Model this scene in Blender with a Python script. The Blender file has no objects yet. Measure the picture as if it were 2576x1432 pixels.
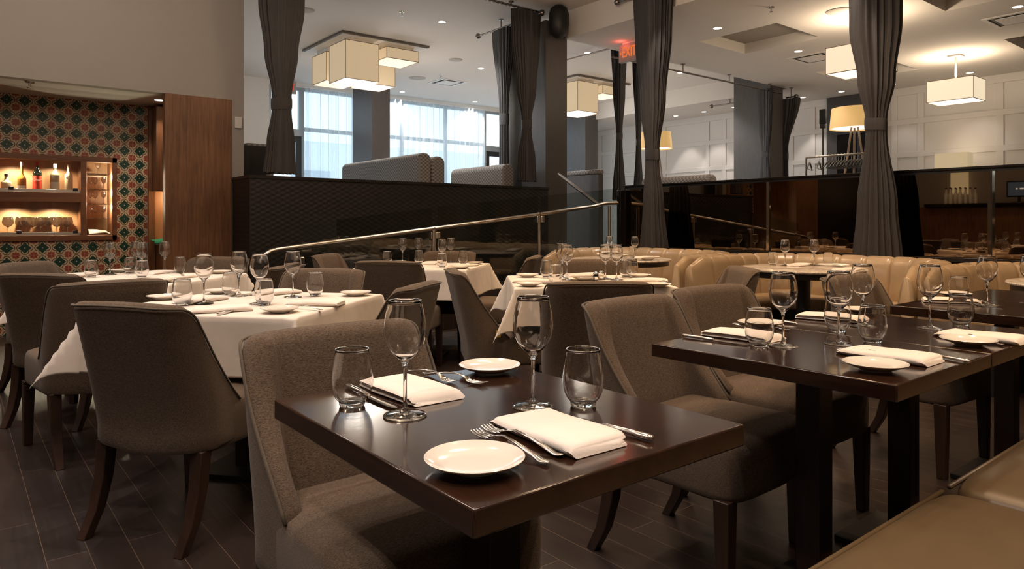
import bpy, bmesh, math, random
from math import sin, cos, pi, radians, sqrt, atan2
from mathutils import Vector, Matrix
random.seed(7)
SC = bpy.context.scene
COL = SC.collection

# ------------------------------------------------------------------ camera
F, PX0, HZ, HC = 1757.0, 1288.0, 560.0, 1.12
TH = radians(51.28)
CF, CS = cos(TH), sin(TH)          # forward = (CF, CS), right = (CS, -CF)

def LD(lat, dep):
    """lateral / depth metres from the tripod -> room X, Y"""
    return (CS * lat + CF * dep, -CF * lat + CS * dep)
def W(px, py, z=0.75):
    """room X, Y of a spot seen at a pixel on the horizontal level z"""
    d = F * (HC - z) / (py - HZ)
    return LD((px - PX0) / F * d, d)
def DX(px, X):
    l = (px - PX0) / F
    return X / (CF + CS * l)
def DY(px, Y):
    l = (px - PX0) / F
    return Y / (CS - CF * l)
def onX(px, X):
    d = DX(px, X); return -CF * (px - PX0) / F * d + CS * d      # Y
def onY(px, Y):
    d = DY(px, Y); return CS * (px - PX0) / F * d + CF * d       # X
def zX(px, py, X):
    return HC - (py - HZ) / F * DX(px, X)
def zY(px, py, Y):
    return HC - (py - HZ) / F * DY(px, Y)

cam = bpy.data.cameras.new('camera')
cam.sensor_width = 36.0
cam.lens = 36.0 * F / 2576.0
cam.shift_y = -(716.0 - HZ) / 2576.0
cam.clip_start = 0.05
co = bpy.data.objects.new('camera', cam)
co.location = (0, 0, HC)
co.rotation_euler = (pi / 2, 0, TH - pi / 2)
COL.objects.link(co)
SC.camera = co

# ------------------------------------------------------------------ materials
def new_mat(name):
    m = bpy.data.materials.new(name); m.use_nodes = True
    nt = m.node_tree
    for n in list(nt.nodes):
        nt.nodes.remove(n)
    out = nt.nodes.new('ShaderNodeOutputMaterial')
    return m, nt, out
class NT:
    def __init__(s, nt): s.nt = nt
    def n(s, t, **kw):
        nd = s.nt.nodes.new(t)
        for k, v in kw.items():
            if k == 'inp':
                for i, val in v.items():
                    nd.inputs[i].default_value = val
            else: setattr(nd, k, v)
        return nd
    def l(s, a, b): s.nt.links.new(a, b)
    def math(s, op, a, b=None, c=None):
        nd = s.nt.nodes.new('ShaderNodeMath'); nd.operation = op
        for i, v in enumerate((a, b, c)):
            if v is None: continue
            if isinstance(v, (int, float)): nd.inputs[i].default_value = v
            else: s.l(v, nd.inputs[i])
        return nd.outputs[0]
    def mix(s, fac, a, b):
        nd = s.nt.nodes.new('ShaderNodeMix'); nd.data_type = 'RGBA'
        for i, v in ((0, fac), (6, a), (7, b)):
            if isinstance(v, (int, float)): nd.inputs[i].default_value = v
            elif isinstance(v, tuple): nd.inputs[i].default_value = v if len(v) == 4 else v + (1,)
            else: s.l(v, nd.inputs[i])
        return nd.outputs[2]
def c4(c): return tuple(c) + (1.0,) if len(c) == 3 else tuple(c)

def pbr(name, col, rough=0.5, metal=0.0, noise=0.0, nscale=20.0, stretch=(1, 1, 1), bump=0.0, bscale=None,
        coat=0.0, sheen=0.0, spec=0.5, rvar=0.0, coord='Object', col2=None):
    m, nt, out = new_mat(name); g = NT(nt)
    b = g.n('ShaderNodeBsdfPrincipled')
    b.inputs['Base Color'].default_value = c4(col)
    b.inputs['Roughness'].default_value = rough
    b.inputs['Metallic'].default_value = metal
    b.inputs['Coat Weight'].default_value = coat
    b.inputs['Coat Roughness'].default_value = 0.08
    b.inputs['Sheen Weight'].default_value = sheen
    b.inputs['Specular IOR Level'].default_value = spec
    g.l(b.outputs[0], out.inputs[0])
    if noise or bump or rvar:
        tc = g.n('ShaderNodeTexCoord'); mp = g.n('ShaderNodeMapping')
        mp.inputs['Scale'].default_value = stretch
        g.l(tc.outputs[coord], mp.inputs[0])
        nz = g.n('ShaderNodeTexNoise', inp={'Scale': nscale, 'Detail': 5.0, 'Roughness': 0.6})
        g.l(mp.outputs[0], nz.inputs['Vector'])
        if noise:
            lo = tuple(max(0, x * (1 - noise)) for x in col); hi = tuple(min(1, x * (1 + noise)) for x in col)
            if col2: hi = col2; lo = tuple(col)
            rp = g.n('ShaderNodeValToRGB')
            rp.color_ramp.elements[0].position = 0.32; rp.color_ramp.elements[0].color = c4(lo)
            rp.color_ramp.elements[1].position = 0.68; rp.color_ramp.elements[1].color = c4(hi)
            g.l(nz.outputs[0], rp.inputs[0]); g.l(rp.outputs[0], b.inputs['Base Color'])
        if rvar:
            g.l(g.math('MULTIPLY_ADD', nz.outputs[0], rvar, rough - rvar * 0.5), b.inputs['Roughness'])
        if bump:
            src = nz
            if bscale:
                src = g.n('ShaderNodeTexNoise', inp={'Scale': bscale, 'Detail': 3.0})
                g.l(mp.outputs[0], src.inputs['Vector'])
            bp = g.n('ShaderNodeBump', inp={'Strength': bump, 'Distance': 0.004})
            g.l(src.outputs[0], bp.inputs['Height']); g.l(bp.outputs[0], b.inputs['Normal'])
    return m
def emit(name, col, strength):
    m, nt, out = new_mat(name); g = NT(nt)
    e = g.n('ShaderNodeEmission', inp={0: c4(col), 1: strength})
    g.l(e.outputs[0], out.inputs[0]); return m
def shade(name, col, strength, base=(0.8, 0.72, 0.55)):
    """lit fabric of a lamp shade: cloth that glows from the bulb inside"""
    m, nt, out = new_mat(name); g = NT(nt)
    e = g.n('ShaderNodeEmission', inp={0: c4(col), 1: strength})
    tc = g.n('ShaderNodeTexCoord'); mp = g.n('ShaderNodeMapping'); mp.inputs['Scale'].default_value = (60, 60, 260)
    g.l(tc.outputs['Object'], mp.inputs[0])
    nz = g.n('ShaderNodeTexNoise', inp={'Scale': 1.0, 'Detail': 2.0}); g.l(mp.outputs[0], nz.inputs['Vector'])
    g.l(g.math('MULTIPLY_ADD', nz.outputs[0], strength * 0.2, strength * 0.9), e.inputs[1])
    b = g.n('ShaderNodeBsdfPrincipled', inp={'Base Color': c4(base), 'Roughness': 0.9})
    a = g.n('ShaderNodeAddShader'); g.l(e.outputs[0], a.inputs[0]); g.l(b.outputs[0], a.inputs[1])
    g.l(a.outputs[0], out.inputs[0]); return m
def thin_glass(name, tint=(0.97, 0.97, 0.97), refl=0.05, edge=0.75, rough=0.0, pw=4.0):
    m, nt, out = new_mat(name); g = NT(nt)
    lw = g.n('ShaderNodeLayerWeight', inp={0: 0.5})
    f = g.math('MULTIPLY_ADD', g.math('POWER', lw.outputs[1], pw), edge, refl)
    tr = g.n('ShaderNodeBsdfTransparent', inp={0: c4(tint)})
    gl = g.n('ShaderNodeBsdfGlossy', inp={0: (1, 1, 1, 1), 1: rough})
    mx = g.n('ShaderNodeMixShader'); g.l(f, mx.inputs[0]); g.l(tr.outputs[0], mx.inputs[1]); g.l(gl.outputs[0], mx.inputs[2])
    g.l(mx.outputs[0], out.inputs[0]); return m
def solid_glass(name, col=(1, 1, 1), ior=1.46, rough=0.0):
    m, nt, out = new_mat(name); g = NT(nt)
    b = g.n('ShaderNodeBsdfGlass', inp={0: c4(col), 1: rough, 2: ior}); g.l(b.outputs[0], out.inputs[0]); return m

def fabric(name, c_lo, c_hi, scale=1.0, bump=0.5):
    """tweed: short horizontal slubs over a fine weave"""
    m, nt, out = new_mat(name); g = NT(nt)
    b = g.n('ShaderNodeBsdfPrincipled', inp={'Roughness': 0.95, 'Sheen Weight': 0.12, 'Specular IOR Level': 0.15})
    tc = g.n('ShaderNodeTexCoord')
    def nz(sc, det):
        mp = g.n('ShaderNodeMapping'); mp.inputs['Scale'].default_value = sc; g.l(tc.outputs['Object'], mp.inputs[0])
        t = g.n('ShaderNodeTexNoise', inp={'Scale': scale, 'Detail': det, 'Roughness': 0.7}); g.l(mp.outputs[0], t.inputs['Vector'])
        return t.outputs[0]
    a = nz((130, 560, 560), 3.0); h = nz((620, 620, 620), 2.0); big = nz((4, 4, 4), 2.0)
    f = g.math('ADD', g.math('MULTIPLY', a, 0.6), g.math('MULTIPLY', h, 0.4))
    rp = g.n('ShaderNodeValToRGB')
    rp.color_ramp.elements[0].position = 0.39; rp.color_ramp.elements[0].color = c4(c_lo)
    rp.color_ramp.elements[1].position = 0.63; rp.color_ramp.elements[1].color = c4(c_hi)
    g.l(f, rp.inputs[0])
    col = g.mix(g.math('MULTIPLY', big, 0.12), rp.outputs[0], c_lo)
    g.l(col, b.inputs['Base Color'])
    bp = g.n('ShaderNodeBump', inp={'Strength': bump, 'Distance': 0.003}); g.l(f, bp.inputs['Height']); g.l(bp.outputs[0], b.inputs['Normal'])
    g.l(b.outputs[0], out.inputs[0]); return m

def wood(name, c_lo, c_hi, rough=0.4, axis='X', coat=0.0, gscale=1.0, bump=0.1, rvar=0.0):
    m, nt, out = new_mat(name); g = NT(nt)
    b = g.n('ShaderNodeBsdfPrincipled', inp={'Roughness': rough, 'Coat Weight': coat, 'Coat Roughness': 0.12})
    tc = g.n('ShaderNodeTexCoord'); mp = g.n('ShaderNodeMapping')
    s = {'X': (1.2, 22, 22), 'Y': (22, 1.2, 22), 'Z': (22, 22, 1.2)}[axis]
    mp.inputs['Scale'].default_value = tuple(v * gscale for v in s)
    g.l(tc.outputs['Object'], mp.inputs[0])
    n1 = g.n('ShaderNodeTexNoise', inp={'Scale': 1.0, 'Detail': 6.0, 'Roughness': 0.65, 'Distortion': 0.4}); g.l(mp.outputs[0], n1.inputs['Vector'])
    n2 = g.n('ShaderNodeTexNoise', inp={'Scale': 3.0, 'Detail': 3.0}); g.l(tc.outputs['Object'], n2.inputs['Vector'])
    f = g.math('ADD', g.math('MULTIPLY', n1.outputs[0], 0.7), g.math('MULTIPLY', n2.outputs[0], 0.3))
    rp = g.n('ShaderNodeValToRGB')
    rp.color_ramp.elements[0].position = 0.35; rp.color_ramp.elements[0].color = c4(c_lo)
    rp.color_ramp.elements[1].position = 0.65; rp.color_ramp.elements[1].color = c4(c_hi)
    g.l(f, rp.inputs[0]); g.l(rp.outputs[0], b.inputs['Base Color'])
    if rvar: g.l(g.math('MULTIPLY_ADD', n2.outputs[0], rvar, rough - rvar / 2), b.inputs['Roughness'])
    bp = g.n('ShaderNodeBump', inp={'Strength': bump, 'Distance': 0.002}); g.l(n1.outputs[0], bp.inputs['Height']); g.l(bp.outputs[0], b.inputs['Normal'])
    g.l(b.outputs[0], out.inputs[0]); return m

def floor_mat():
    m, nt, out = new_mat('floor_planks'); g = NT(nt)
    b = g.n('ShaderNodeBsdfPrincipled', inp={'Roughness': 0.4})
    tc = g.n('ShaderNodeTexCoord'); sp = g.n('ShaderNodeSeparateXYZ'); cb = g.n('ShaderNodeCombineXYZ')
    g.l(tc.outputs['Object'], sp.inputs[0]); g.l(sp.outputs[1], cb.inputs[0]); g.l(sp.outputs[0], cb.inputs[1])
    br = g.n('ShaderNodeTexBrick', inp={'Color1': (0.017, 0.011, 0.0095, 1), 'Color2': (0.032, 0.0215, 0.018, 1), 'Mortar': (0.16, 0.105, 0.07, 1),
             'Scale': 1.0, 'Mortar Size': 0.0012, 'Mortar Smooth': 0.3, 'Brick Width': 1.05, 'Row Height': 0.121})
    br.offset = 0.37; br.offset_frequency = 2
    g.l(cb.outputs[0], br.inputs['Vector'])
    mp = g.n('ShaderNodeMapping'); mp.inputs['Scale'].default_value = (1.6, 26, 1); g.l(cb.outputs[0], mp.inputs[0])
    nz = g.n('ShaderNodeTexNoise', inp={'Scale': 1.0, 'Detail': 8.0, 'Roughness': 0.65, 'Distortion': 1.4}); g.l(mp.outputs[0], nz.inputs['Vector'])
    col = g.mix(g.math('MULTIPLY', nz.outputs[0], 0.55), br.outputs[0], (0.016, 0.011, 0.010))
    g.l(col, b.inputs['Base Color'])
    g.l(g.math('MULTIPLY_ADD', nz.outputs[0], 0.3, 0.2), b.inputs['Roughness'])
    h = g.math('SUBTRACT', g.math('MULTIPLY', nz.outputs[0], 0.4), br.outputs['Fac'])
    bp = g.n('ShaderNodeBump', inp={'Strength': 0.25, 'Distance': 0.002}); g.l(h, bp.inputs['Height']); g.l(bp.outputs[0], b.inputs['Normal'])
    g.l(b.outputs[0], out.inputs[0]); return m

def tile_mat(x0, z0, p):
    m, nt, out = new_mat('painted_tiles'); g = NT(nt)
    b = g.n('ShaderNodeBsdfPrincipled', inp={'Roughness': 0.38})
    tc = g.n('ShaderNodeTexCoord'); sp = g.n('ShaderNodeSeparateXYZ'); g.l(tc.outputs['Object'], sp.inputs[0])
    u = g.math('DIVIDE', g.math('SUBTRACT', sp.outputs[0], x0), p)
    v = g.math('DIVIDE', g.math('SUBTRACT', sp.outputs[2], z0), p)
    def cell(u, v, off):
        a = g.math('SUBTRACT', g.math('FRACT', g.math('ADD', u, 100.5 + off)), 0.5)
        c = g.math('SUBTRACT', g.math('FRACT', g.math('ADD', v, 100.5 + off)), 0.5)
        r = g.math('SQRT', g.math('ADD', g.math('MULTIPLY', a, a), g.math('MULTIPLY', c, c)))
        t = g.math('ARCTAN2', c, a)
        return a, c, r, t
    a, c, r, t = cell(u, v, 0.0)
    aa, ac = g.math('ABSOLUTE', a), g.math('ABSOLUTE', c)
    p_, q_ = g.math('MAXIMUM', aa, ac), g.math('MINIMUM', aa, ac)
    px = g.math('SUBTRACT', p_, 0.245)
    lob = g.math('SUBTRACT', g.math('SQRT', g.math('ADD', g.math('MULTIPLY', px, px), g.math('MULTIPLY', q_, q_))), 0.205)
    ring = g.math('LESS_THAN', g.math('ABSOLUTE', lob), 0.021)
    petal = g.math('MAXIMUM', g.math('LESS_THAN', r, 0.245), g.math('LESS_THAN', g.math('ADD', p_, g.math('MULTIPLY', q_, 1.15)), 0.385))
    core = g.math('LESS_THAN', r, 0.038)
    vein = g.math('LESS_THAN', g.math('ABSOLUTE', g.math('SUBTRACT', aa, ac)), 0.010)
    oa, oc, r2, t2 = cell(u, v, 0.5)
    red = g.math('LESS_THAN', r2, g.math('MULTIPLY_ADD', g.math('COSINE', g.math('MULTIPLY', t2, 8.0)), 0.035, 0.225))
    cross = g.math('LESS_THAN', g.math('MINIMUM', g.math('ABSOLUTE', oa), g.math('ABSOLUTE', oc)), 0.008)
    nz = g.n('ShaderNodeTexNoise', inp={'Scale': 30.0, 'Detail': 3.0}); g.l(tc.outputs['Object'], nz.inputs['Vector'])
    bg = g.mix(nz.outputs[0], (0.50, 0.36, 0.22), (0.68, 0.53, 0.36))
    redc = g.mix(nz.outputs[0], (0.22, 0.028, 0.014), (0.42, 0.075, 0.04))
    grc = g.mix(nz.outputs[0], (0.003, 0.026, 0.018), (0.009, 0.07, 0.043))
    col = g.mix(red, bg, redc)
    col = g.mix(g.math('MULTIPLY', cross, red), col, (0.55, 0.35, 0.28))
    col = g.mix(ring, col, (0.016, 0.018, 0.012))
    col = g.mix(petal, col, grc)
    col = g.mix(g.math('MULTIPLY', vein, petal), col, (0.004, 0.02, 0.014))
    col = g.mix(core, col, (0.6, 0.5, 0.42))
    # tile joints
    ja = g.math('LESS_THAN', g.math('ABSOLUTE', oa), 0.006); jc = g.math('LESS_THAN', g.math('ABSOLUTE', oc), 0.006)
    col = g.mix(g.math('MULTIPLY', g.math('MAXIMUM', ja, jc), 0.6), col, (0.45, 0.36, 0.27))
    g.l(col, b.inputs['Base Color'])
    h = g.math('ADD', g.math('ADD', g.math('MULTIPLY', petal, 0.6), red), g.math('MULTIPLY', ring, -0.6))
    bp = g.n('ShaderNodeBump', inp={'Strength': 0.5, 'Distance': 0.004}); g.l(h, bp.inputs['Height']); g.l(bp.outputs[0], b.inputs['Normal'])
    g.l(b.outputs[0], out.inputs[0]); return m

def woven_mat(name, c1, c2, sx, sz, rough=0.5, bump=0.5, axes=(0, 2)):
    """basket weave / lattice pattern in two object axes"""
    m, nt, out = new_mat(name); g = NT(nt)
    b = g.n('ShaderNodeBsdfPrincipled', inp={'Roughness': rough})
    tc = g.n('ShaderNodeTexCoord'); sp = g.n('ShaderNodeSeparateXYZ'); g.l(tc.outputs['Object'], sp.inputs[0])
    if axes == 'xy+z': u = g.math('ADD', sp.outputs[0], sp.outputs[1]); v = sp.outputs[2]
    else: u = sp.outputs[axes[0]]; v = sp.outputs[axes[1]]
    su = g.math('SINE', g.math('MULTIPLY', u, 2 * pi / sx)); sv = g.math('SINE', g.math('MULTIPLY', v, 2 * pi / sz))
    pr = g.math('MULTIPLY', su, sv)
    f = g.math('MULTIPLY_ADD', pr, 0.5, 0.5)
    g.l(g.mix(f, c1, c2), b.inputs['Base Color'])
    bp = g.n('ShaderNodeBump', inp={'Strength': bump, 'Distance': 0.006}); g.l(f, bp.inputs['Height']); g.l(bp.outputs[0], b.inputs['Normal'])
    g.l(b.outputs[0], out.inputs[0]); return m

def marble_mat():
    m, nt, out = new_mat('marble'); g = NT(nt)
    b = g.n('ShaderNodeBsdfPrincipled', inp={'Roughness': 0.12})
    tc = g.n('ShaderNodeTexCoord')
    nz = g.n('ShaderNodeTexNoise', inp={'Scale': 6.0, 'Detail': 8.0, 'Distortion': 2.5}); g.l(tc.outputs['Object'], nz.inputs['Vector'])
    rp = g.n('ShaderNodeValToRGB')
    rp.color_ramp.elements[0].position = 0.44; rp.color_ramp.elements[0].color = (0.74, 0.67, 0.58, 1)
    rp.color_ramp.elements[1].position = 0.5; rp.color_ramp.elements[1].color = (0.45, 0.36, 0.30, 1)
    e = rp.color_ramp.elements.new(0.56); e.color = (0.74, 0.67, 0.58, 1)
    g.l(nz.outputs[0], rp.inputs[0]); g.l(rp.outputs[0], b.inputs['Base Color'])
    g.l(b.outputs[0], out.inputs[0]); return m

def sheer_mat():
    m, nt, out = new_mat('sheer_voile'); g = NT(nt)
    tr = g.n('ShaderNodeBsdfTransparent', inp={0: (0.92, 0.96, 1, 1)})
    tl = g.n('ShaderNodeBsdfTranslucent', inp={0: (0.66, 0.71, 0.74, 1)})
    df = g.n('ShaderNodeBsdfDiffuse', inp={0: (0.70, 0.72, 0.74, 1)})
    m1 = g.n('ShaderNodeMixShader', inp={0: 0.40}); g.l(tl.outputs[0], m1.inputs[1]); g.l(df.outputs[0], m1.inputs[2])
    lw = g.n('ShaderNodeLayerWeight', inp={0: 0.4})
    f = g.math('MULTIPLY_ADD', lw.outputs[1], 0.42, 0.56)
    m2 = g.n('ShaderNodeMixShader'); g.l(f, m2.inputs[0]); g.l(tr.outputs[0], m2.inputs[1]); g.l(m1.outputs[0], m2.inputs[2])
    g.l(m2.outputs[0], out.inputs[0]); return m

M = {}
M['fabric'] = fabric('chair_tweed', (0.046, 0.031, 0.021), (0.20, 0.143, 0.099))
M['piping'] = fabric('chair_piping', (0.085, 0.066, 0.048), (0.16, 0.125, 0.092), bump=0.2)
M['leg_wood'] = wood('dark_leg_wood', (0.018, 0.009, 0.006), (0.045, 0.022, 0.014), rough=0.35, axis='Z')
M['top_wood'] = wood('espresso_table_wood', (0.013, 0.0055, 0.0035), (0.036, 0.015, 0.008), rough=0.13, axis='Y', gscale=1.5, bump=0.03, rvar=0.09, coat=0.3)
M['post_wood'] = wood('espresso_post_wood', (0.015, 0.007, 0.005), (0.03, 0.014, 0.009), rough=0.4, axis='Z')
M['floor'] = floor_mat()
M['cloth'] = pbr('white_table_linen', (0.76, 0.68, 0.60), rough=0.9, noise=0.06, nscale=9, bump=0.15, sheen=0.1)
M['napkin'] = pbr('white_napkin_linen', (0.78, 0.70, 0.63), rough=0.9, noise=0.03, nscale=12, bump=0.15, bscale=300)
M['china'] = pbr('white_china', (0.74, 0.69, 0.61), rough=0.12, coat=0.4)
M['steel'] = pbr('polished_cutlery_steel', (0.75, 0.71, 0.67), rough=0.12, metal=1.0)
M['rail_steel'] = pbr('brushed_rail_steel', (0.62, 0.57, 0.52), rough=0.28, metal=1.0)
M['glass'] = solid_glass('clear_bowl_glass', ior=1.45)
M['rim_glass'] = thin_glass('glass_rim', refl=0.42, edge=0.5, pw=1.5)
M['stem_glass'] = solid_glass('clear_stem_glass')
M['guard_glass'] = thin_glass('guard_glass', tint=(0.80, 0.84, 0.82), refl=0.06, edge=0.6)
M['pane_glass'] = thin_glass('window_pane', tint=(0.93, 0.97, 0.97), refl=0.03, edge=0.4)
M['mirror'] = pbr('smoked_mirror', (0.21, 0.15, 0.10), rough=0.015, metal=1.0)
M['bevel_mirror'] = pbr('mirror_edge', (0.42, 0.32, 0.22), rough=0.06, metal=1.0)
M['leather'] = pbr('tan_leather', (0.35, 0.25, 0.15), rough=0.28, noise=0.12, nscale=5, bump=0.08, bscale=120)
M['leather_shaded'] = pbr('shaded_bench_leather', (0.10, 0.066, 0.033), rough=0.38, noise=0.12, nscale=4, bump=0.06, bscale=120)  # tan leather darkened, the bench's shade is put into the colour
M['marble'] = marble_mat()
M['black'] = pbr('matt_black', (0.010, 0.009, 0.009), rough=0.5)
M['black_gloss'] = pbr('gloss_black', (0.008, 0.007, 0.007), rough=0.12)
M['grey_wall'] = pbr('warm_grey_paint', (0.37, 0.34, 0.305), rough=0.9, bump=0.03, nscale=60)
M['white_wall'] = pbr('white_paint', (0.72, 0.69, 0.66), rough=0.85)
M['panel_white'] = pbr('wainscot_paint', (0.66, 0.63, 0.60), rough=0.6)
M['ceil'] = pbr('ceiling_paint', (0.70, 0.66, 0.62), rough=0.95)
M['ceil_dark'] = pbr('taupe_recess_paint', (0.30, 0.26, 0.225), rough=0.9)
M['pilaster'] = pbr('dark_pilaster', (0.045, 0.040, 0.040), rough=0.5)
M['col_grey'] = pbr('column_wallpaper', (0.070, 0.063, 0.061), rough=0.42, noise=0.1, nscale=30, stretch=(1, 1, 0.2))
M['booth_wall'] = woven_mat('woven_booth_panel', (0.006, 0.0048, 0.0044), (0.015, 0.0115, 0.010), 0.10, 0.05, rough=0.45, bump=0.35)
M['booth_dark'] = pbr('dark_cap_wood', (0.014, 0.010, 0.009), rough=0.35)
M['booth_fabric'] = woven_mat('lattice_upholstery', (0.10, 0.09, 0.085), (0.36, 0.33, 0.31), 0.06, 0.045, rough=0.8, bump=0.2, axes='xy+z')
M['curtain'] = pbr('charcoal_curtain', (0.031, 0.027, 0.027), rough=0.55, noise=0.2, nscale=60, stretch=(1, 1, 0.15), sheen=0.12, bump=0.15, bscale=160)
M['sheer'] = sheer_mat()
M['walnut'] = wood('walnut_panel', (0.105, 0.043, 0.017), (0.25, 0.112, 0.048), rough=0.42, axis='Z', gscale=2.2)
M['walnut_lit'] = wood('walnut_cabinet', (0.14, 0.050, 0.018), (0.24, 0.095, 0.038), rough=0.4, axis='X', gscale=1.0)
M['walnut_back'] = wood('walnut_backboard', (0.26, 0.125, 0.055), (0.40, 0.21, 0.10), rough=0.45, axis='Z', gscale=0.9)
M['brass'] = pbr('chrome_fitting', (0.65, 0.60, 0.55), rough=0.2, metal=1.0)
M['rod'] = pbr('dark_nickel_rod', (0.22, 0.19, 0.17), rough=0.25, metal=1.0)
M['shade_cluster'] = shade('linen_shade_lit', (1.0, 0.74, 0.44), 0.38, base=(0.46, 0.39, 0.29))
M['shade_bottom'] = shade('diffuser_lit', (1.0, 0.83, 0.62), 0.60, base=(0.6, 0.55, 0.48))
M['shade_pend'] = shade('pendant_shade_lit', (1.0, 0.83, 0.58), 0.75, base=(0.5, 0.45, 0.38))
M['shade_pend_bottom'] = shade('pendant_diffuser_lit', (1.0, 0.90, 0.74), 1.3)
M['shade_floor'] = shade('drum_shade_lit', (1.0, 0.60, 0.20), 0.45, base=(0.40, 0.28, 0.15))
M['shade_table'] = shade('table_lamp_shade_lit', (1.0, 0.78, 0.46), 0.36, base=(0.4, 0.33, 0.25))
M['down'] = emit('downlight_lens', (1.0, 0.86, 0.68), 9.0)
M['white_trim'] = pbr('white_fixture', (0.74, 0.71, 0.68), rough=0.5)
M['speaker_grey'] = pbr('speaker_cloth', (0.45, 0.42, 0.39), rough=0.9)
M['exit_red'] = emit('exit_letters', (1.0, 0.22, 0.05), 0.75)
M['exit_red2'] = emit('exit_red', (1.0, 0.07, 0.04), 0.55)
M['exit_face'] = pbr('exit_housing', (0.40, 0.36, 0.35), rough=0.5)
M['dark_frame'] = pbr('dark_door_frame', (0.016, 0.017, 0.018), rough=0.4)
M['alu'] = pbr('aluminium_mullion', (0.36, 0.39, 0.41), rough=0.4, metal=0.6)
M['green_cloth'] = pbr('green_cloth', (0.02, 0.32, 0.17), rough=0.9)
M['facade'] = pbr('pale_facade', (0.78, 0.80, 0.82), rough=0.9)
M['facade_dark'] = pbr('facade_glass', (0.35, 0.39, 0.43), rough=0.3)
M['bottle_green'] = pbr('dark_bottle', (0.012, 0.014, 0.008), rough=0.08)
M['bottle_amber'] = pbr('amber_spirit', (0.42, 0.17, 0.03), rough=0.08)
M['bottle_pale'] = pbr('pale_spirit', (0.50, 0.40, 0.26), rough=0.1)
M['label_white'] = pbr('paper_label', (0.78, 0.72, 0.62), rough=0.8)
M['label_red'] = pbr('red_label', (0.62, 0.045, 0.012), rough=0.7)
M['cap_red'] = pbr('red_cap', (0.55, 0.02, 0.02), rough=0.35)
M['ink'] = pbr('dark_ink', (0.03, 0.02, 0.02), rough=0.7)
M['white_ink'] = pbr('white_ink', (0.85, 0.82, 0.76), rough=0.7)
M['screen'] = emit('till_screen', (0.10, 0.13, 0.20), 1.0)
M['screen_text'] = emit('till_text', (0.8, 0.88, 1.0), 2.0)
M['bar_lit'] = emit('back_bar_lightbox', (1.0, 0.86, 0.55), 1.0)
M['milk_glass'] = pbr('frosted_bottle', (0.72, 0.70, 0.60), rough=0.3)
M['tag_yellow'] = pbr('yellow_tag', (0.55, 0.36, 0.05), rough=0.7)
M['bounce_floor'] = pbr('pale_bounce_floor', (0.42, 0.38, 0.34), rough=0.95, noise=0.2, nscale=60)  # made-up pale tone for the unseen raised floor, bounces light to the ceiling
M['oak_leg'] = wood('lamp_leg_wood', (0.20, 0.13, 0.08), (0.32, 0.22, 0.14), rough=0.4, axis='Z')
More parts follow.
